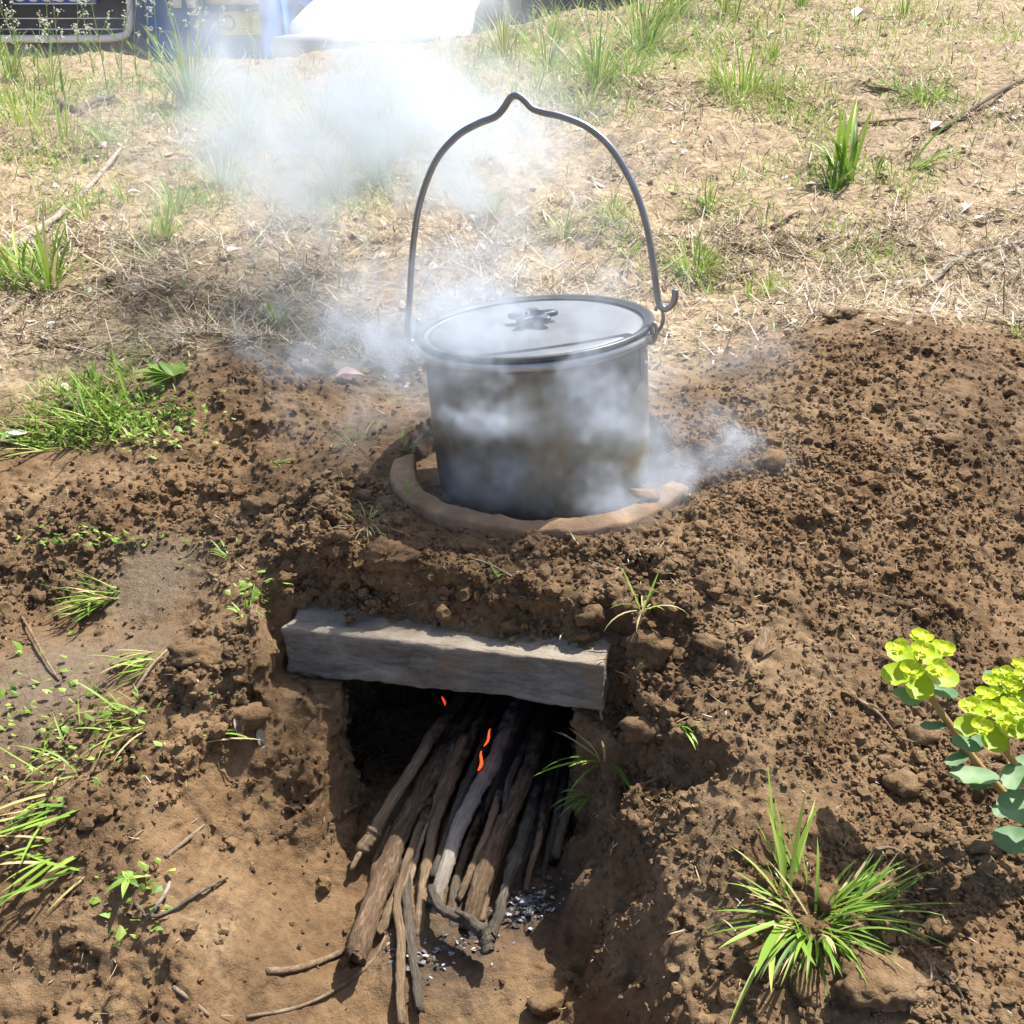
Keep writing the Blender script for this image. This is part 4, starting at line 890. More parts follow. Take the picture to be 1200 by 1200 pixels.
TU = [ # u, v, count, length, label, kwargs
 (590,66,40,.22,'bushy tuft at the top just right of the smoke',{}),(538,42,60,.38,'tall dense tuft at the edge of the smoke at the top',{'bend':(.8,.4)}),
 (640,85,30,.22,'spiky tuft above the peak of the pot handle',{}),(700,100,40,.26,'broad tuft up and right of the handle peak',{}),
 (755,62,60,.34,'big upright tuft near the top middle',{}),(735,90,30,.25,'low spreading tuft under the big upright one',{'tilt':(.9,.3)}),
 (795,22,34,.30,'tuft at the top edge right of the dark vehicle',{}),(650,45,30,.18,'small yellow green tuft below the dark vehicle',{'col':(.8,.15)}),
 (690,130,18,.14,'small tuft right of the handle peak',{}),(870,112,70,.17,'wide bright green tuft in the upper right',{'rad':.09,'col':(.75,.15),'tilt':(.7,.4)}),
 (905,72,16,.12,'faint small tuft above the wide bright one',{}),(985,215,11,.20,'tall tuft of a few broad blades on the right slope',{'width':.011,'tilt':(.3,.2),'az':130*D,'spread':1.2}),
 (975,225,26,.10,'low dark tuft beneath the tall broad blades',{'col':(.25,.15)}),(1085,122,44,.12,'dense low tuft at the upper right',{'rad':.05,'col':(.5,.15),'tilt':(.9,.3)}),
 (1050,108,4,.17,'long single blades left of the dense low tuft',{'width':.010,'az':150*D,'spread':.3,'tilt':(.8,.2)}),
 (1072,200,7,.17,'flattened broad blades right of the tall tuft',{'width':.009,'az':-15*D,'spread':.5,'tilt':(1.0,.2)}),
 (812,322,60,.085,'thick green tuft just right of the handle hook',{'rad':.025,'tilt':(.8,.4)}),(830,248,14,.07,'thin faint tuft uphill of the handle hook',{}),
 (880,350,12,.05,'yellowish sprout at the top of the right mound',{'col':(.9,.1)}),(900,345,10,.05,'pale sprout beside the yellowish one',{'col':(.85,.1)}),
 (718,262,16,.07,'small yellow green tuft framed by the handle right side',{'col':(.8,.12)}),(742,300,8,.05,'small sprout inside the handle wire',{}),
 (1060,20,18,.2,'tuft at the top right edge',{}),(850,15,26,.22,'tuft at the top edge right of centre',{}),(940,10,22,.22,'tuft at the top edge above the bright wide one',{}),
 (60,340,13,.13,'bright green tuft at the left edge beside the brown stick',{'width':.007,'tilt':(.5,.4)}),(28,330,12,.12,'lighter tuft at the left edge',{'width':.006}),
 (100,262,12,.08,'thin tuft at the left between the pale stalks',{}),(195,285,30,.10,'pale tuft under the thin smoke at the left',{'col':(.8,.15),'tilt':(.35,.25)}),
 (225,128,70,.30,'large soft tuft in the thin smoke at the left',{'col':(.45,.15)}),(260,215,26,.16,'tuft in the smoke left of centre',{}),(285,170,34,.22,'tall tuft in the smoke near the weeds',{}),
 (440,212,50,.19,'dense tuft in the thick smoke',{'tilt':(.4,.3)}),(395,235,40,.16,'tuft at the left of the dense one in the smoke',{}),(468,185,30,.18,'tuft in the smoke next to the handle',{}),
 (375,160,30,.2,'tuft hidden deep in the smoke',{}),(328,388,34,.06,'small pale tuft behind the left ridge',{'tilt':(.45,.3),'col':(.8,.15)}),(245,385,8,.03,'tiny sprout on the left slope',{}),
 (30,150,40,.14,'yellow green grass clump at the left edge',{'rad':.1,'col':(.8,.15)}),(75,165,34,.14,'yellow green clump below the dead branch',{'rad':.1,'col':(.8,.15)}),(15,95,40,.2,'grass clump under the silver car',{'col':(.7,.15)}),
 (60,95,30,.2,'grass clump below the blue number plate',{'col':(.75,.15)}),(125,170,18,.14,'thin clump right of the dead branch',{}),
 (660,280,14,.08,'faint tuft in the thin smoke inside the handle',{'col':(.8,.1)}),(580,250,16,.07,'faint tuft behind the pot in the smoke',{}),(150,240,12,.09,'thin tuft at the left smoke edge',{}),
 (205,250,18,.12,'soft tuft in the left smoke',{}),(1195,395,10,.05,'sprout at the right edge of the slope',{}),
]
for u, v, c, l, lab, kw in TU:
    tuft(u, v, int(c*2.1), l*.98, lab, width=kw.pop('width', .0022+.010*l), **kw)
# nearer clumps, blade by blade
tuft(125,495,46,.085,'wide clump of long flopped blades beyond the left ridge',az=205*D,spread=.8,tilt=(1.0,.3),bend=(.4,.3),rad=.035,width=.0042,parts=True,col=(.6,.15))
tuft(60,520,24,.10,'clump of long blades sweeping to the left edge',az=190*D,spread=.35,tilt=(1.15,.25),bend=(.35,.25),rad=.03,width=.0045,parts=True,col=(.6,.15))
tuft(130,700,36,.065,'pulled out clump of grass hanging over the grey clay',az=228*D,spread=.35,tilt=(1.25,.25),bend=(.35,.3),rad=.014,width=.0034,parts=True,col=(.55,.15),dead=.2)
tuft(178,775,22,.05,'small flattened clump at the middle of the left bank',az=225*D,spread=.5,tilt=(1.2,.3),rad=.016,width=.0030,parts=True)
tuft(160,845,20,.06,'clump of bent blades left of the scooped bank',az=210*D,spread=.7,tilt=(1.0,.35),rad=.02,width=.0028,parts=True,col=(.7,.15))
tuft(75,890,16,.055,'sparse clump near the left edge above the long flopped one',az=200*D,spread=.9,tilt=(1.1,.3),rad=.03,width=.0028,parts=True,col=(.7,.15))
tuft(75,945,17,.066,'long flopped blades pointing down left at the left bank',az=232*D,spread=.25,tilt=(1.3,.2),bend=(.2,.25),rad=.022,width=.0042,parts=True)
tuft(90,1005,18,.066,'lowest long bladed clump on the left bank',az=222*D,spread=.35,tilt=(1.3,.2),bend=(.25,.25),rad=.025,width=.0042,parts=True)
tuft(235,868,7,.045,'few blades lying on the scooped bank',az=15*D,spread=.5,tilt=(1.3,.15),rad=.01,width=.003,parts=True)
tuft(708,905,26,.062,'radial tuft on the right bank of the fire hole',tilt=(1.05,.35),bend=(.5,.4),rad=.006,width=.0030,parts=True,lift=.012,dead=.25)
tuft(690,955,20,.035,'small dense tuft below the radial one on the right bank',az=200*D,spread=.6,tilt=(1.0,.4),rad=.005,width=.0022,parts=True,lift=.006)
tuft(752,725,15,.042,'sprig growing from the gap at the right end of the lintel',tilt=(.8,.5),rad=.008,width=.0022,parts=True,lift=.008,dead=.25)
tuft(583,690,5,.016,'tiny sprig on the soil face above the lintel',tilt=(.8,.4),rad=.003,width=.002,parts=True,lift=.006)
tuft(800,865,12,.026,'little sprout with narrow leaves on the right bank',az=-35*D,spread=.7,tilt=(1.1,.3),rad=.006,width=.0022,parts=True,lift=.003)
tuft(875,800,3,.018,'single pale blade on the mound below the wood chip',tilt=(.6,.3),rad=.002,width=.0025,parts=True)
tuft(955,1078,120,.060,'large spreading tuft of grass in the lower right corner',tilt=(1.0,.35),bend=(.5,.35),rad=.020,width=.0026,parts=True,col=(.6,.18),dead=.16)
tuft(985,1070,36,.075,'long blades of the large tuft reaching right',az=5*D,spread=.45,tilt=(1.05,.25),bend=(.4,.3),rad=.014,width=.0024,parts=True,col=(.55,.15))
tuft(925,1080,7,.100,'broad long blades reaching down left from the large tuft',az=232*D,spread=.28,tilt=(1.25,.2),bend=(.25,.2),rad=.008,width=.0062,parts=True,col=(.65,.12))
tuft(922,1050,7,.085,'upright blades at the back of the large tuft',az=95*D,spread=.35,tilt=(.6,.25),bend=(.3,.2),rad=.006,width=.0045,parts=True,col=(.7,.12))
tuft(480,595,4,.035,'looped green stem bent over the left end of the clay ring',az=60*D,spread=.5,tilt=(.4,.3),bend=(1.4,.5),rad=.003,width=.0026,parts=True,lift=.004,col=(.7,.1))
tuft(420,520,14,.035,'dark thin tuft in the smoky soil left of the pot',tilt=(.6,.4),rad=.015,width=.0016,col=(.35,.2))
tuft(470,530,10,.035,'curled green wisps beside the clay ring end',tilt=(.6,.4),bend=(1.3,.6),rad=.012,width=.0018,col=(.35,.2))
tuft(320,545,14,.028,'small flat sprig on the grey clod left of the ring',az=10*D,spread=.4,tilt=(1.3,.2),rad=.006,width=.0026)
tuft(215,655,10,.04,'sprig with curved stem on the bank below the left ridge',az=-10*D,spread=.5,tilt=(1.0,.3),bend=(.8,.3),rad=.006,width=.0026)
tuft(270,655,12,.03,'soft small tuft right of the curved sprig',tilt=(.8,.4),rad=.008,width=.0022)
tuft(430,615,24,.03,'matted yellow grass on the soil left of the ring',tilt=(1.2,.3),rad=.02,width=.0014,col=(.9,.1),dead=.5)
tuft(290,720,12,.025,'green sprout above the left end of the lintel',tilt=(.7,.4),rad=.010,width=.003,col=(.7,.12))
# herb patches of small rounded leaves (uncountable)
def herb(u, v, su, sv, cnt, size, name, lab):
    pos = []
    for _ in range(cnt):
        h_ = hit(u+rng.normal()*su, v+rng.normal()*sv)
        if h_ is not None: pos.append(h_+np.array([0, 0, .002+.012*rng.random()]))
    pos = np.array(pos); n = len(pos)
    o = flakes(name, pos, size*(.5+.8*rng.random(n)), M_HERB, np.clip(rng.normal(.6, .25, n), 0, 1), flat=.5); tag(o, lab, kind='stuff')
herb(165,500,40,18,420,.0036,'chickweed','bright small leaved ground cover beyond the left ridge')
herb(110,640,45,6,60,.004,'seedlings','green seedlings along the foot of the left ridge')
herb(70,860,45,45,150,.0036,'bank_seedlings','small leaves among the grass of the left bank')
herb(300,705,14,8,30,.004,'clod_seedlings','small leaves by the left end of the lintel')
herb(175,1070,25,30,30,.004,'bottom_seedlings','few small leaves on the lower left bank')
# broad leaved plant on the left
def leaf_mesh(base, dirv, up, L_, W_, curl=.3, seg=8, point=1.0, fold=.12):
    base = np.array(base, float); d = np.array(dirv, float); d /= np.linalg.norm(d); s_ = np.cross(d, up); s_ /= np.linalg.norm(s_); n_v = np.cross(s_, d)
    V = []; F = []
    for i in range(seg+1):
        t_ = i/seg; w = W_/2*(math.sin(PI*min(1, t_**.8*.97+.03))**(.7 if point < 1 else 1.0)); c_ = base+d*L_*t_ - n_v*curl*L_*t_**2
        for j in (-1, -.5, 0, .5, 1): V.append(c_+s_*w*j+n_v*(abs(j)*fold*w*2))
    for i in range(seg):
        for j in range(4): a = i*5+j; F.append((a, a+1, a+6, a+5))
    return np.array(V), F
h_ = hit(205, 455); pl_ = empty('broad_leaved_plant', tuple(h_)); tag(pl_, 'broad leaved green plant at the top of the left soil ridge', 'plant')
for k, (az_, el, L_, W_) in enumerate([(200, .25, .045, .016), (180, .35, .052, .017), (215, .15, .040, .016), (160, .5, .040, .016), (235, .1, .035, .014), (80, .5, .030, .022), (50, .45, .026, .020), (110, .5, .026, .018), (140, .7, .03, .014)]):
    a_ = az_*D; V, F = leaf_mesh(h_+[0, 0, .012], (math.cos(a_)*math.cos(el), math.sin(a_)*math.cos(el), math.sin(el)), (0, 0, 1), L_, W_, .25)
    child('leaf', V, F, M_HERB, pl_, attrs={'rnd': np.full(len(V), .15+.5*rng.random())})
V, F = tube(catmull([h_-[0, 0, .004], h_+[.001, 0, .006], h_+[0, 0, .013]], 4), .0018, 6); child('stem', V, F, M_STEM, pl_)
h_ = hit(152, 1040); sp = empty('seedling', tuple(h_)); tag(sp, 'seedling with lobed grey green leaves on the lower left bank', 'seedling')
for k in range(7):
    a_ = k*.9+.3; V, F = leaf_mesh(h_+[0, 0, .006], (math.cos(a_), math.sin(a_), .35), (0, 0, 1), (.010+.009*rng.random()), .0055, .5); child('leaf', V, F, M_HERB, sp, attrs={'rnd': np.full(len(V), rng.random())})
# dead leaves
def dead_leaf(u, v, L_, W_, az_, el, lab, mat=None, rv=.5, lift=.004):
    h_ = hit(u, v)
    if h_ is None: return
    V, F = leaf_mesh(h_+[0, 0, lift], (math.cos(az_)*math.cos(el), math.sin(az_)*math.cos(el), math.sin(el)), (0, 0, 1), L_, W_, .3, fold=.35)
    V[:, 2] += samp(TN, V[:, 0], V[:, 1], V[:, 2], .05)*.0015
    o = make_mesh('dead_leaf', V, F, mat or M_CHIP, attrs={'rnd': np.full(len(V), rv)}, loc=tuple(h_)); tag(o, lab, 'dead leaf', 'dead leaves and pale scraps on the ground')
M_PINK = leafmat('pink_leaf', [(0, (.42, .27, .27)), (1, (.60, .42, .40))], .6, .15)
for a in [(395,448,.035,.018,.2,.3,'pinkish dead leaf in the thin smoke left of the pot',M_PINK,.5),(0,522,.035,.016,.5,.3,'pale curled leaf at the left edge beyond the ridge',None,.8),
 (75,482,.022,.012,.1,.2,'whitish scrap beyond the clump of flopped blades',None,.75),(1140,218,.05,.016,-.1,.2,'crumpled white scrap on the right slope',None,1),(1180,228,.05,.010,.1,.2,'thin white scrap at the right edge of the slope',None,1),
 (1090,158,.05,.03,.4,.4,'white dry leaf in the upper right litter',None,1),(1000,24,.10,.06,.6,.4,'white scrap near the top right',None,1),(1130,250,.03,.02,1.,.3,'pale leaf under the crumpled white scrap',None,.9),
 (1140,262,.035,.015,.2,.3,'pale flake right of the pale leaf',None,.95),(125,178,.045,.025,2.6,.3,'pale yellowish flake at the end of the long stalk',None,.8),(150,232,.03,.02,.3,.3,'pale leaf under the left smoke edge',None,.9),
 (198,303,.03,.018,-.3,.3,'white flake below the pale tuft',None,1),(268,302,.025,.018,.9,.3,'pale leaf in the litter left of the pot',None,.8),(55,388,.025,.015,.7,.3,'white flake below the brown stick',None,1),
 (283,855,.020,.009,-1.4,-.6,'dry brown leaf hanging on the scooped bank',None,.15),(305,862,.018,.008,-1.2,-.9,'second dry leaf hanging beside the first',None,.1),(312,880,.020,.007,-1.7,-1.0,'narrow dry leaf, lowest of the hanging three',None,.2),
 (900,45,.05,.03,.3,.3,'pale flake in the upper litter right of centre',None,.9),(860,380-10,.02,.012,.3,.2,'light flake at the top of the right mound',None,.8),(1100,800,.010,.006,.6,.4,'tiny white flake near the spurge heads',None,1)]:
    dead_leaf(*a)

# ------------------------------------------------------------------ flowering weeds at the crest
def weed(u, v, hgt, seed, lab, mat=M_HERB):
    h_ = hit(u, v)
    if h_ is None: return
    r = np.random.default_rng(seed); root = empty('flowering_weed', tuple(h_)); tag(root, lab, 'weed', 'thin flowering weeds in front of the cars')
    lean = r.normal(0, .12, 2)*hgt; top = h_+[lean[0], lean[1], hgt]; pts = catmull([h_, h_+np.array([lean[0]*.3, lean[1]*.3, hgt*.5]), top], 4)
    vs_, fs_ = [], []
    parts = [tube(pts, np.linspace(.0020, .0011, len(pts)), 5)]
    tips = [top]
    for k in range(r.integers(3, 7)):
        t_ = .4+.5*r.random(); b_ = pts[int(t_*(len(pts)-1))]; a_ = r.random()*2*PI; l_ = hgt*.28*(1.2-t_); e = b_+np.array([math.cos(a_)*l_*.6, math.sin(a_)*l_*.6, l_])
        parts.append(tube([b_, (b_+e)/2+[0, 0, -.004], e], .0010, 4)); tips.append(e)
    V, F = join(parts); child('stem', V, F, mat_stem_g, root)
    for tp in tips:
        n = 9; pos = tp+r.normal(0, .006, (n, 3)); V, F = crumbs(pos, .0022+.0022*r.random(n), ICO1, .7, .15); child('flower', V, F, M_PETAL, root)
    n = 10; b_ = np.repeat(h_[None], n, 0); b_ = b_+np.array([0, 0, 1])*(r.random(n)*hgt*.5)[:, None]
    V, F, bid = blades_mesh(b_, r.random(n)*2*PI, r.normal(.8, .3, n), hgt*(.12+.12*r.random(n)), .005+.003*r.random(n), r.normal(.4, .2, n), seg=3)
    tag(child('foliage', V, F, M_HERB, root, attrs={'rnd': np.clip(r.normal(.5, .2, n), 0, 1)[bid]}), kind='stuff')
mat_stem_g = simple('weed_stem', (.16, .24, .07), .5, 0, .3, (.26, .34, .12), 50)
M_PETAL = simple('white_petals', (.72, .74, .66), .6, 0, .3, (.55, .60, .42), 80)
ws = [(12,110,.28),(30,98,.30),(48,120,.24),(22,75,.22),(62,80,.28),(78,130,.30),(95,75,.22),(128,118,.34),(142,100,.32),(160,90,.26),(178,80,.24),(205,70,.26),(215,95,.32),(233,75,.26),(250,100,.30),(262,72,.22),(240,90,.22),(190,100,.26),(300,78,.20),(110,90,.26),(625,40,.2),(700,30,.24),(40,60,.16),(5,80,.25)]
for i, (u, v, hg) in enumerate(ws):
    weed(u, v, hg, 100+i, 'thin white flowering weed ' + ['at the left edge below the silver car','under the dark grille of the silver car','left of the number plate','short, close under the silver bumper','below the middle of the number plate','taller, below the dead branch side of the plate','under the right end of the plate','tall, in the haze between silver and blue cars','tall, next to the silver bumper corner','at the corner of the silver bumper','before the gap of silver and blue cars','before the left side of the blue vehicle','nearest the large soft tuft, tall','in front of the middle of the blue vehicle','before the blue vehicle, lower than the rest','before the blue vehicle lights','behind the large soft tuft','left of the large soft tuft','with a yellow head before the white car','between plate and bumper corner','in front of the dark vehicle','right of the dark vehicle','touching the silver bumper trim','at the very left edge'][i])

# ------------------------------------------------------------------ spurge at the right edge
root_p = P(1215, 985, z=.482)
spg = empty('spurge_plant', tuple(root_p)); tag(spg, 'leafy spurge with bright yellow green flower heads at the right edge', 'spurge')
def disk_leaf(c, nrm, fwd, L_, W_, cup=.25, rv=.5, name='bract', mat=None, par=None):
    n_r, n_t = 3, 12; nrm = np.array(nrm, float); nrm /= np.linalg.norm(nrm); fwd = np.array(fwd, float); fwd -= nrm*fwd.dot(nrm); fwd /= np.linalg.norm(fwd); s_ = np.cross(nrm, fwd)
    V = [np.array(c, float)+fwd*L_*.5]; 
    for i in range(1, n_r+1):
        for j in range(n_t):
            a_ = 2*PI*j/n_t; r_ = i/n_r; ex_ = math.cos(a_)*r_; ey_ = math.sin(a_)*r_*(1+.12*math.cos(a_))
            V.append(np.array(c)+fwd*(L_*.5*(1+ex_))+s_*(W_*.5*ey_)+nrm*(cup*W_*(r_**2*.5)+.03*W_*math.sin(5*a_)*r_))
    F = [(0, 1+j, 1+(j+1) % n_t) for j in range(n_t)]+[(1+(i-1)*n_t+j, 1+i*n_t+j, 1+i*n_t+(j+1) % n_t, 1+(i-1)*n_t+(j+1) % n_t) for i in range(1, n_r) for j in range(n_t)]
    child(name, np.array(V), F, mat or M_YELLOW, par or spg, attrs={'rnd': np.full(len(V), np.clip(rv, 0, 1))})
def head(c, R_, nrm, seed, rays=5):
    """umbel: a whorl of large rounded bracts, then rays each with its own cup of small bracts"""
    r = np.random.default_rng(seed); nrm = np.array(nrm, float); nrm /= np.linalg.norm(nrm); t1 = np.cross(nrm, [0, 1, .2]); t1 /= np.linalg.norm(t1); t2 = np.cross(nrm, t1)
    hd = empty('flower_head', (0, 0, 0)); hd.parent = spg; hd.location = tuple(np.array(c)-root_p); 
    for k in range(rays):
        a_ = 2*PI*k/rays+r.random()*.3; d_ = t1*math.cos(a_)+t2*math.sin(a_)
        disk_leaf(np.array(c)+d_*R_*.12-nrm*R_*.18, nrm*.95+d_*.1, d_, R_*.80, R_*.66, .18, .10+.2*r.random(), par=hd)
    for k in range(rays+1):
        a_ = 2*PI*(k+.5)/rays+r.random()*.3; d_ = (t1*math.cos(a_)+t2*math.sin(a_)) if k < rays else t1*.01
        cc = np.array(c)+d_*R_*.52+nrm*R_*(.16+.12*r.random())+ (nrm*R_*.15 if k == rays else 0)
        nn = nrm+d_*.35*r.random()
        for m in range(3):
            b_ = a_+m*2*PI/3+r.random()*.4; e_ = t1*math.cos(b_)+t2*math.sin(b_)
            disk_leaf(cc+e_*R_*.02, nn+e_*-.35, e_, R_*.30, R_*.36, .35, .45+.35*r.random(), par=hd)
        for m in range(3):
            b_ = a_+m*2*PI/3+1+r.random()*.4; e_ = t1*math.cos(b_)+t2*math.sin(b_)
            disk_leaf(cc+e_*R_*.05+nrm*R_*.10, nn+e_*-.6, e_, R_*.17, R_*.19, .4, .75+.25*r.random(), par=hd)
    V, F = tube([np.array(c)-nrm*R_*.3, np.array(c)+nrm*R_*.2], .0014, 6); child('pedicel', V, F, M_STEM, hd)
h1 = P(1078, 778, d=.73); h2 = P(1160, 842, d=.68); h3 = P(1195, 800, d=.70); h4 = P(1215, 845, d=.66); h5 = P(1172, 805, d=.70)
vdir = (CAM-h1); vdir /= np.linalg.norm(vdir)
UPN = np.array([0, 0, 1.0])
head(h1, .0300, UPN+.55*vdir, 1); head(h2, .0250, UPN+.6*vdir, 2); head(h3, .0200, UPN+.5*vdir, 3); head(h4, .0200, UPN+.6*vdir, 4); head(h5, .015, UPN+.6*vdir, 5)
def stalk(pl, r0, r1, nm='stem'):
    V, F = tube(catmull(pl, 6), np.linspace(r0, r1, (len(pl)-1)*6+1), 8, amp=.05); child(nm, V, F, M_STEM, spg)
stalk([root_p, P(1190, 945, d=.74), P(1148, 898, d=.735), P(1115, 852, d=.732), P(1090, 815, d=.732), h1], .0034, .0022)
stalk([root_p+[.01, 0, 0], P(1205, 920, d=.71), P(1172, 870, d=.69), h2], .0030, .0018); stalk([root_p+[.02, 0, 0], P(1225, 900, d=.70), P(1205, 830, d=.70), h3], .003, .0018)
stalk([P(1205, 920, d=.71), P(1215, 880, d=.68), h4], .0026, .0018); stalk([P(1180, 880, d=.70), P(1176, 840, d=.70), h5], .0022, .0015)
for (u, v, d_, az_, el, L_, W_) in [(1082,808,.735,215,-.1,.022,.015),(1085,806,.735,-30,.1,.022,.013),(1076,812,.735,170,-.2,.018,.011),(1110,850,.732,185,.2,.020,.009),(1118,858,.732,20,.5,.020,.010),(1136,882,.735,205,-.1,.022,.010),(1140,880,.735,50,.5,.018,.010),
   (1172,912,.72,170,.0,.034,.017),(1176,908,.71,10,.1,.040,.022),(1160,905,.73,220,-.1,.022,.013),(1178,940,.74,230,-.2,.016,.012),(1215,985,.72,175,-.1,.030,.024),(1218,965,.71,140,.2,.030,.022),(1150,880,.69,150,.3,.02,.013),(1195,895,.70,230,-.3,.025,.016),(1210,930,.70,200,0,.028,.016),(1190,850,.70,40,.2,.03,.018),(1180,810,.71,120,.4,.02,.014)]:
    a_ = az_*D; c = P(u, v, d=d_); f_ = np.array([math.cos(a_)*math.cos(el), math.sin(a_)*math.cos(el), math.sin(el)])
    disk_leaf(c, np.array([0, 0, 1])-.4*f_*math.sin(el)+vdir*.25, f_, L_, W_, .15, rng.random(), 'leaf', M_BLUEGREEN)

#STAGE4
# ------------------------------------------------------------------ parked vehicles beyond the crest
M_SILVER = simple('silver_white_paint', (.62, .64, .66), .3, .2, .5)
M_WHITE = simple('white_paint', (.80, .81, .82), .3, 0, .5)
M_BLUE = simple('blue_paint', (.03, .17, .60), .35, 0, .5, (.05, .22, .70), 3)
M_BLACK = simple('black_paint', (.012, .013, .015), .3, 0, .5)
M_DARK = simple('black_plastic', (.014, .015, .018), .5)
M_RUB = simple('tyre_rubber', (.02, .02, .02), .85, 0, .2)
M_CHROME = simple('chrome', (.75, .75, .77), .18, 1)
M_PLATE = simple('plate_blue', (.02, .10, .55), .45)
M_LETTER = simple('plate_white', (.82, .82, .82), .5)
M_YEL = simple('yellow_sticker', (.65, .55, .15), .5)
M_GLASS = simple('window_glass', (.02, .03, .04), .08, 0, .7)
M_LAMP = simple('lamp_glass', (.55, .57, .60), .12, 0, .8)
def car(label, cat, name, loc, yaw, paint, w=1.76, l=4.4, h=1.45, hood=.88, extras=None, cab0=.95):
    root = empty(name, loc); tag(root, label, cat); ca, sa = math.cos(yaw), math.sin(yaw); hw = w/2
    def T(V): V = np.asarray(V, float); return np.stack([V[:, 0]*ca-V[:, 1]*sa, V[:, 0]*sa+V[:, 1]*ca, V[:, 2]], 1)+np.array(loc)
    def loft(st, k=28, p=.32):
        V = []; t_ = 2*PI*np.arange(k)/k; cc = np.sign(np.cos(t_))*np.abs(np.cos(t_))**p; ss = np.sign(np.sin(t_))*np.abs(np.sin(t_))**p
        for (y, a, zb, zt, tp) in st:
            zc, zh = (zb+zt)/2, (zt-zb)/2; f = 1-(1-tp)*(ss+1)/2; V.append(np.stack([a*cc*f, y+0*cc, zc+zh*ss], 1))
        n = len(st); F = [(i*k+j, i*k+(j+1) % k, (i+1)*k+(j+1) % k, (i+1)*k+j) for i in range(n-1) for j in range(k)]
        F += [tuple(range(k)), tuple((n-1)*k+j for j in range(k))[::-1]]; return np.vstack(V), F
    V, F = loft([(0, hw*.86, .24, hood*.74, .97), (.03, hw*.92, .21, hood*.80, .96), (.14, hw*.98, .19, hood*.88, .95), (.5, hw, .19, hood*.96, .94), (cab0+.1, hw, .19, hood*1.04, .93), (l*.6, hw, .19, hood*1.08, .93), (l-.5, hw, .19, hood*1.10, .93), (l-.1, hw*.97, .22, hood*1.05, .93), (l, hw*.88, .30, hood*.95, .95)])
    b_ = child('body', T(V), F, paint, root)
    V, F = loft([(cab0, hw*.88, hood*.98, hood*1.02, .95), (cab0+.75, hw*.90, hood*.98, h-.03, .80), (cab0+1.2, hw*.90, hood, h, .80), (l-1.1, hw*.90, hood, h-.02, .80), (l-.35, hw*.86, hood, hood*1.12, .92)])
    child('cabin_glass', T(V), F, M_GLASS, root)
    V, F = loft([(cab0+.72, hw*.74, h-.06, h-.01, .96), (cab0+1.2, hw*.76, h-.04, h+.02, .96), (l-1.2, hw*.76, h-.05, h, .96), (l-1.0, hw*.72, h-.1, h-.06, .96)]); child('roof', T(V), F, paint, root)
    for sx in (-1, 1):
        for wy in (.86, l-.95):
            t_ = 2*PI*np.arange(28)/28; pr = [(.12, -.02), (.20, -.01), (.285, 0), (.31, .03), (.31, .17), (.285, .2)]
            V = np.vstack([np.stack([np.full(28, sx*(hw+.01-d_)), wy+r_*np.cos(t_), .31+r_*np.sin(t_)], 1) for r_, d_ in pr]); F = [(i*28+j, i*28+(j+1) % 28, (i+1)*28+(j+1) % 28, (i+1)*28+j) for i in range(5) for j in range(28)]
            wh = child('wheel', T(V), F, M_RUB, root)
            V, F = [], []; prt = [lathe([(0, .02), (.05, .02), (.06, .008), (.18, .0), (.20, .012)], 24)]; v_, f_ = prt[0]
            V = np.stack([sx*(hw+.012+v_[:, 2]*.6-.01), wy+v_[:, 0], .31+v_[:, 1]], 1); child('rim', T(V), f_, M_CHROME, wh)
        V, F = box(sx*hw*.66, .06, hood*.70, .36, .16, .13, .03, (4, 3, 3)); child('headlight', T(V), F, M_LAMP, root)
        V, F = box(sx*(hw+.07), cab0+.45, hood*1.12, .14, .08, .12, .03, (3, 3, 3)); child('mirror', T(V), F, paint, root)
    if extras: extras(root, T, hw)
    return root
def glyph(strokes, x, z, s, y, T, par):
    prt = []
    for st in strokes:
        pts = np.array([(x+a*s, y, z+b*s) for a, b in st]); prt.append(tube(catmull(pts, 3) if len(pts) > 2 else pts, s*.09, 6))
    V, F = join(prt); child('character', T(V), F, M_LETTER, par)
G0 = [[(0, .2), (0, .8), (.12, .98), (.35, .98), (.47, .8), (.47, .2), (.35, .02), (.12, .02), (0, .2)]]
G6 = [[(.4, .98), (.1, .75), (0, .3), (.1, .04), (.35, .02), (.47, .2), (.42, .45), (.2, .52), (.02, .35)]]
G8 = [[(.24, .52), (.05, .66), (.06, .9), (.24, .99), (.42, .9), (.42, .66), (.24, .52), (.02, .36), (.02, .12), (.24, .01), (.46, .12), (.46, .36), (.24, .52)]]
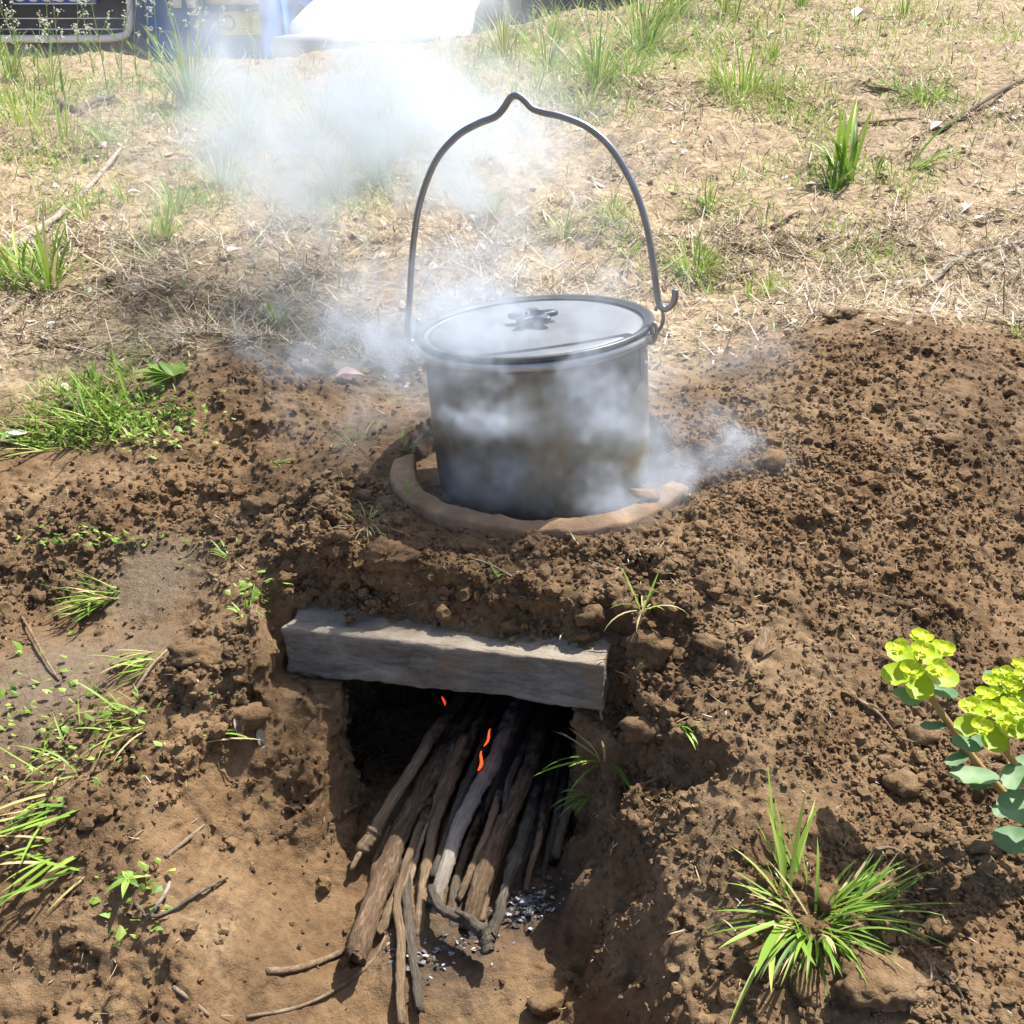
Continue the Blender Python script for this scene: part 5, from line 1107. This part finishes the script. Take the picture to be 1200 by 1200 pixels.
def ex_silver(root, T, hw):
    ox = .31
    V, F = box(ox-.05, -.005, .50, .84, .05, .27, .045, (10, 2, 6)); gr = child('lower_grille', T(V), F, M_DARK, root)
    for z_ in (.405, .455, .545): 
        V, F = tube([(ox-.46, -.034, z_), (ox+.35, -.034, z_)], .005, 6); child('grille_bar', T(V), F, M_CHROME, gr)
    V, F = tube(catmull([(ox-.50, -.03, .60), (ox-.49, -.04, .42), (ox-.44, -.045, .367), (ox-.2, -.05, .36), (ox+.1, -.05, .36), (ox+.28, -.045, .367), (ox+.355, -.04, .41), (ox+.38, -.03, .60)], 6), .019, 8); child('bumper_trim', T(V), F, M_WHITE, root)
    V, F = box(ox-.005, -.055, .585, .44, .012, .14, .006, (4, 1, 3)); pl = child('number_plate', T(V), F, M_PLATE, root)
    V, F = tube([(ox-.215, -.064, .522), (ox+.205, -.064, .522), (ox+.205, -.064, .648), (ox-.215, -.064, .648), (ox-.215, -.064, .522)], .0035, 6); child('plate_edge', T(V), F, M_LETTER, pl)
    for i, g in enumerate((G8, G6, G8, G0, G6, G0)): glyph(g, ox-.20+.068*i, .537, .095, -.064, T, pl)
def gz0(x, y): return float(ground(np.array([x]), np.array([y]))[0])
car('silver car with a blue number plate over a black grille, top left corner', 'car', 'parked_car', (-2.62, 5.86, .62), math.radians(-2), M_SILVER, w=1.52, extras=ex_silver)
def ex_blue(root, T, hw):
    V, F = box(.15, -.01, .66, .28, .06, .16, .03, (5, 2, 3)); child('pale_panel', T(V), F, M_SILVER, root)
    V, F = tube([(.10, -.05, .64), (.22, -.05, .63)], .006, 6); child('panel_slot', T(V), F, M_DARK, root)
    V, F = box(.18, -.02, .50, .20, .03, .11, .008, (3, 1, 3)); st = child('yellow_sticker', T(V), F, M_YEL, root)
    t_ = np.linspace(0, 2*PI, 20); V, F = tube(np.stack([.125+.030*np.cos(t_), np.full(20, -.038), .50+.032*np.sin(t_)], 1), .005, 6, cap=False); child('round_mark', T(V), F, M_DARK, st)
    for dx in (-.12, -.05):
        V, F = box(dx, -.02, .60, .05, .03, .07, .01, (2, 1, 2)); child('side_lamp', T(V), F, M_LAMP, root)
car('narrow blue vehicle with a pale panel and a yellow sticker between the two pale cars', 'van', 'parked_van', (-1.52, 5.62, .55), 0, M_BLUE, w=.66, l=2.6, h=1.7, hood=1.05, extras=ex_blue, cab0=.2)
car('white car glaring in the sun behind the thick smoke', 'car', 'parked_car', (-.66, 5.45, .27), math.radians(-2), M_WHITE, w=1.0, l=3.6, h=1.42, hood=.95)
def ex_black(root, T, hw):
    V, F = tube([(-hw*.8, -.02, .23), (hw*.8, -.02, .22)], .012, 8); child('bumper_trim', T(V), F, M_WHITE, root)
car('dark vehicle of which only the black lower edge shows above the grass at the top', 'car', 'parked_car', (.68, 5.62, .76), 0, M_BLACK, w=1.5, extras=ex_black)

# ------------------------------------------------------------------ smoke
def smoke(name, label, lo, hi, res, nodes, warp, fine, gain, thresh, color=(.90, .94, 1.0), aniso=.35):
    lo = np.array(lo); hi = np.array(hi); nx, ny, nz = [max(8, int(round((hi[i]-lo[i])/res))) for i in range(3)]
    ax_ = [np.linspace(lo[i], hi[i], n) for i, n in enumerate((nx, ny, nz))]
    X, Y, Z = np.meshgrid(*ax_, indexing='ij'); X = X.ravel().astype(np.float32); Y = Y.ravel().astype(np.float32); Z = Z.ravel().astype(np.float32)
    w1 = samp(TN, X, Y, Z, warp*8); w2 = samp(TN, X+.7, Y+.3, Z*.8, warp*8); w3 = samp(TN, X+.3, Y+.9, Z+.5, warp*8)
    v1 = samp(TN, X+w1*.3*warp, Y+1.1, Z+w2*.3*warp, warp*2.6); v2 = samp(TN, X+.2, Y+w3*.3*warp, Z+1.7, warp*2.6)
    Xw = X+warp*.20*w1+warp*.20*v1; Yw = Y+warp*.20*w2+warp*.20*v2; Zw = Z+warp*.20*w3+warp*.18*v1*v2
    D_ = np.zeros(X.shape, np.float32)
    for (u, v, y, r, k) in nodes:
        p = P(u, v, y=y); q = ((Xw-p[0])**2+(Yw-p[1])**2+(Zw-p[2])**2)/r**2; D_ += (k*np.exp(-q*1.1)).astype(np.float32)
    nf = .75*samp(TN, Xw*1.0, Yw, Zw*.8, fine*3.6)+.5*samp(TN, Xw+.5, Yw, Zw*.8, fine*1.8)+.25*samp(TN, Xw+.2, Yw, Zw*.8, fine*9)
    nr = np.abs(samp(TN, Xw*1.1+.9, Yw, Zw*.7+.4, fine*4)); tend = .30+1.05*(1-np.clip(nr*1.25, 0, 1))**2
    D_ *= np.clip(thresh+.55*nf, 0.03, 1.30)**1.7*tend
    e = np.minimum.reduce([(X-lo[0])/(hi[0]-lo[0]), (hi[0]-X)/(hi[0]-lo[0]), (Y-lo[1])/(hi[1]-lo[1]), (hi[1]-Y)/(hi[1]-lo[1]), (hi[2]-Z)/(hi[2]-lo[2]), (Z-lo[2])/(hi[2]-lo[2])])
    D_ *= sstep(0, .10, e)*gain; D_[D_ < .03] = 0
    me = bpy.data.meshes.new(name); me.vertices.add(len(X)); me.vertices.foreach_set('co', np.stack([X, Y, Z], 1).ravel())
    a_ = me.attributes.new('d', 'FLOAT', 'POINT'); a_.data.foreach_set('value', D_.astype(np.float32)); me.update()
    o = bpy.data.objects.new(name, me); COL.objects.link(o)
    m = bpy.data.materials.new(name+'_volume'); m.use_nodes = True; t = m.node_tree; t.nodes.clear()
    out = t.nodes.new('ShaderNodeOutputMaterial'); pv = t.nodes.new('ShaderNodeVolumePrincipled'); pv.inputs['Color'].default_value = (*color, 1); pv.inputs['Density'].default_value = 1.0
    pv.inputs['Density Attribute'].default_value = 'density'; pv.inputs['Anisotropy'].default_value = aniso; t.links.new(pv.outputs[0], out.inputs['Volume']); me.materials.append(m)
    ng = bpy.data.node_groups.new(name+'_grid', 'GeometryNodeTree'); ng.interface.new_socket('Geometry', in_out='INPUT', socket_type='NodeSocketGeometry'); ng.interface.new_socket('Geometry', in_out='OUTPUT', socket_type='NodeSocketGeometry')
    gi = ng.nodes.new('NodeGroupInput'); go = ng.nodes.new('NodeGroupOutput'); vc = ng.nodes.new('GeometryNodeVolumeCube')
    vc.inputs['Min'].default_value = lo; vc.inputs['Max'].default_value = hi
    for i, k in enumerate(('Resolution X', 'Resolution Y', 'Resolution Z')): vc.inputs[k].default_value = (nx, ny, nz)[i]
    pos = ng.nodes.new('GeometryNodeInputPosition'); sx = ng.nodes.new('ShaderNodeSeparateXYZ'); ng.links.new(pos.outputs[0], sx.inputs[0])
    def mm(op, a, b):
        n = ng.nodes.new('ShaderNodeMath'); n.operation = op
        for i, v in enumerate((a, b)):
            if isinstance(v, bpy.types.NodeSocket): ng.links.new(v, n.inputs[i])
            elif v is not None: n.inputs[i].default_value = float(v)
        return n.outputs[0]
    idx = [mm('ROUND', mm('MULTIPLY', mm('SUBTRACT', sx.outputs[i], lo[i]), ((nx, ny, nz)[i]-1)/(hi[i]-lo[i])), None) for i in range(3)]
    lin = mm('ADD', mm('MULTIPLY', mm('ADD', mm('MULTIPLY', idx[0], ny), idx[1]), nz), idx[2])
    si = ng.nodes.new('GeometryNodeSampleIndex'); si.data_type = 'FLOAT'; si.domain = 'POINT'; si.clamp = True
    na = ng.nodes.new('GeometryNodeInputNamedAttribute'); na.data_type = 'FLOAT'; na.inputs[0].default_value = 'd'
    ng.links.new(gi.outputs[0], si.inputs['Geometry']); ng.links.new(na.outputs[0], si.inputs['Value']); ng.links.new(lin, si.inputs['Index']); ng.links.new(si.outputs[0], vc.inputs['Density'])
    sm = ng.nodes.new('GeometryNodeSetMaterial'); sm.inputs['Material'].default_value = m
    ng.links.new(vc.outputs[0], sm.inputs['Geometry']); ng.links.new(sm.outputs[0], go.inputs[0])
    md = o.modifiers.new('smoke_grid', 'NODES'); md.node_group = ng
    tag(o, label, kind='stuff'); return o
NB = [(640,560,.865,.05,1.3),(560,520,.87,.05,1.4),(600,470,.87,.06,1.4),(700,545,.87,.055,1.2),(540,450,.89,.05,1.0),(680,480,.87,.06,1.1),(520,570,.89,.04,.9),(610,420,.87,.04,.7),(750,560,.90,.045,1.0),(720,440,.88,.05,.6),
      (790,590,.94,.045,.9),(820,560,.98,.05,.5),(845,520,1.02,.055,.45),(875,480,1.06,.055,.38),(905,450,1.1,.05,.3),(810,490,1.03,.055,.45),(800,620,.93,.035,.6),(860,580,.98,.045,.3),(780,540,.95,.05,.7),(785,440,1.05,.05,.3),(770,480,1.0,.04,.4),
      (470,400,1.02,.05,.4),(470,360,1.05,.06,.3),(520,370,1.0,.04,.25),(560,330,1.10,.06,.5),(620,335,1.12,.05,.4),(700,335,1.12,.045,.3),(430,450,1.02,.05,.45),(370,430,1.08,.06,.5),(330,400,1.1,.05,.35),(470,480,.98,.05,.5),(480,440,1.0,.05,.6),(410,390,1.08,.06,.45),(650,370,1.0,.04,.2)]
smoke('smoke', 'thin bluish smoke curling out of the clay ring round the pot', (-.32, .80, .55), (.36, 1.30, .86), .0062, NB, .08, .036, 15.5, .52, color=(.80, .89, 1.0), aniso=.25)
NP = [(450,340,1.2,.07,.4),(400,290,1.3,.12,.6),(450,250,1.35,.13,1.0),(520,290,1.3,.11,.9),(620,240,1.35,.08,.6),(480,170,1.45,.15,1.0),(470,80,1.5,.16,1.1),(490,10,1.55,.16,1.4),(470,-60,1.6,.18,1.4),(430,-20,1.6,.18,.55),(520,110,1.5,.12,.6),(560,190,1.4,.13,1.1),(615,190,1.4,.10,1.0),(640,270,1.4,.10,.7),(310,210,1.6,.17,.5),
      (210,180,1.7,.16,.28),(370,130,1.65,.17,.5),(270,130,1.8,.16,.2),(410,40,1.7,.15,.5),(600,300,1.4,.12,.9),(190,250,1.6,.12,.22),(370,230,1.5,.15,.7),(360,90,1.8,.15,.3),(430,190,1.5,.14,.7),(560,250,1.35,.12,.9),(310,290,1.45,.12,.35),(240,290,1.5,.10,.22),(600,120,1.45,.08,.4)]
smoke('smoke', 'thick white smoke drifting up and away to the top left', (-1.15, 1.12, .64), (.30, 2.15, 1.50), .0125, NP, .24, .085, 5.2, .68, color=(.87, .94, 1.0), aniso=.45)
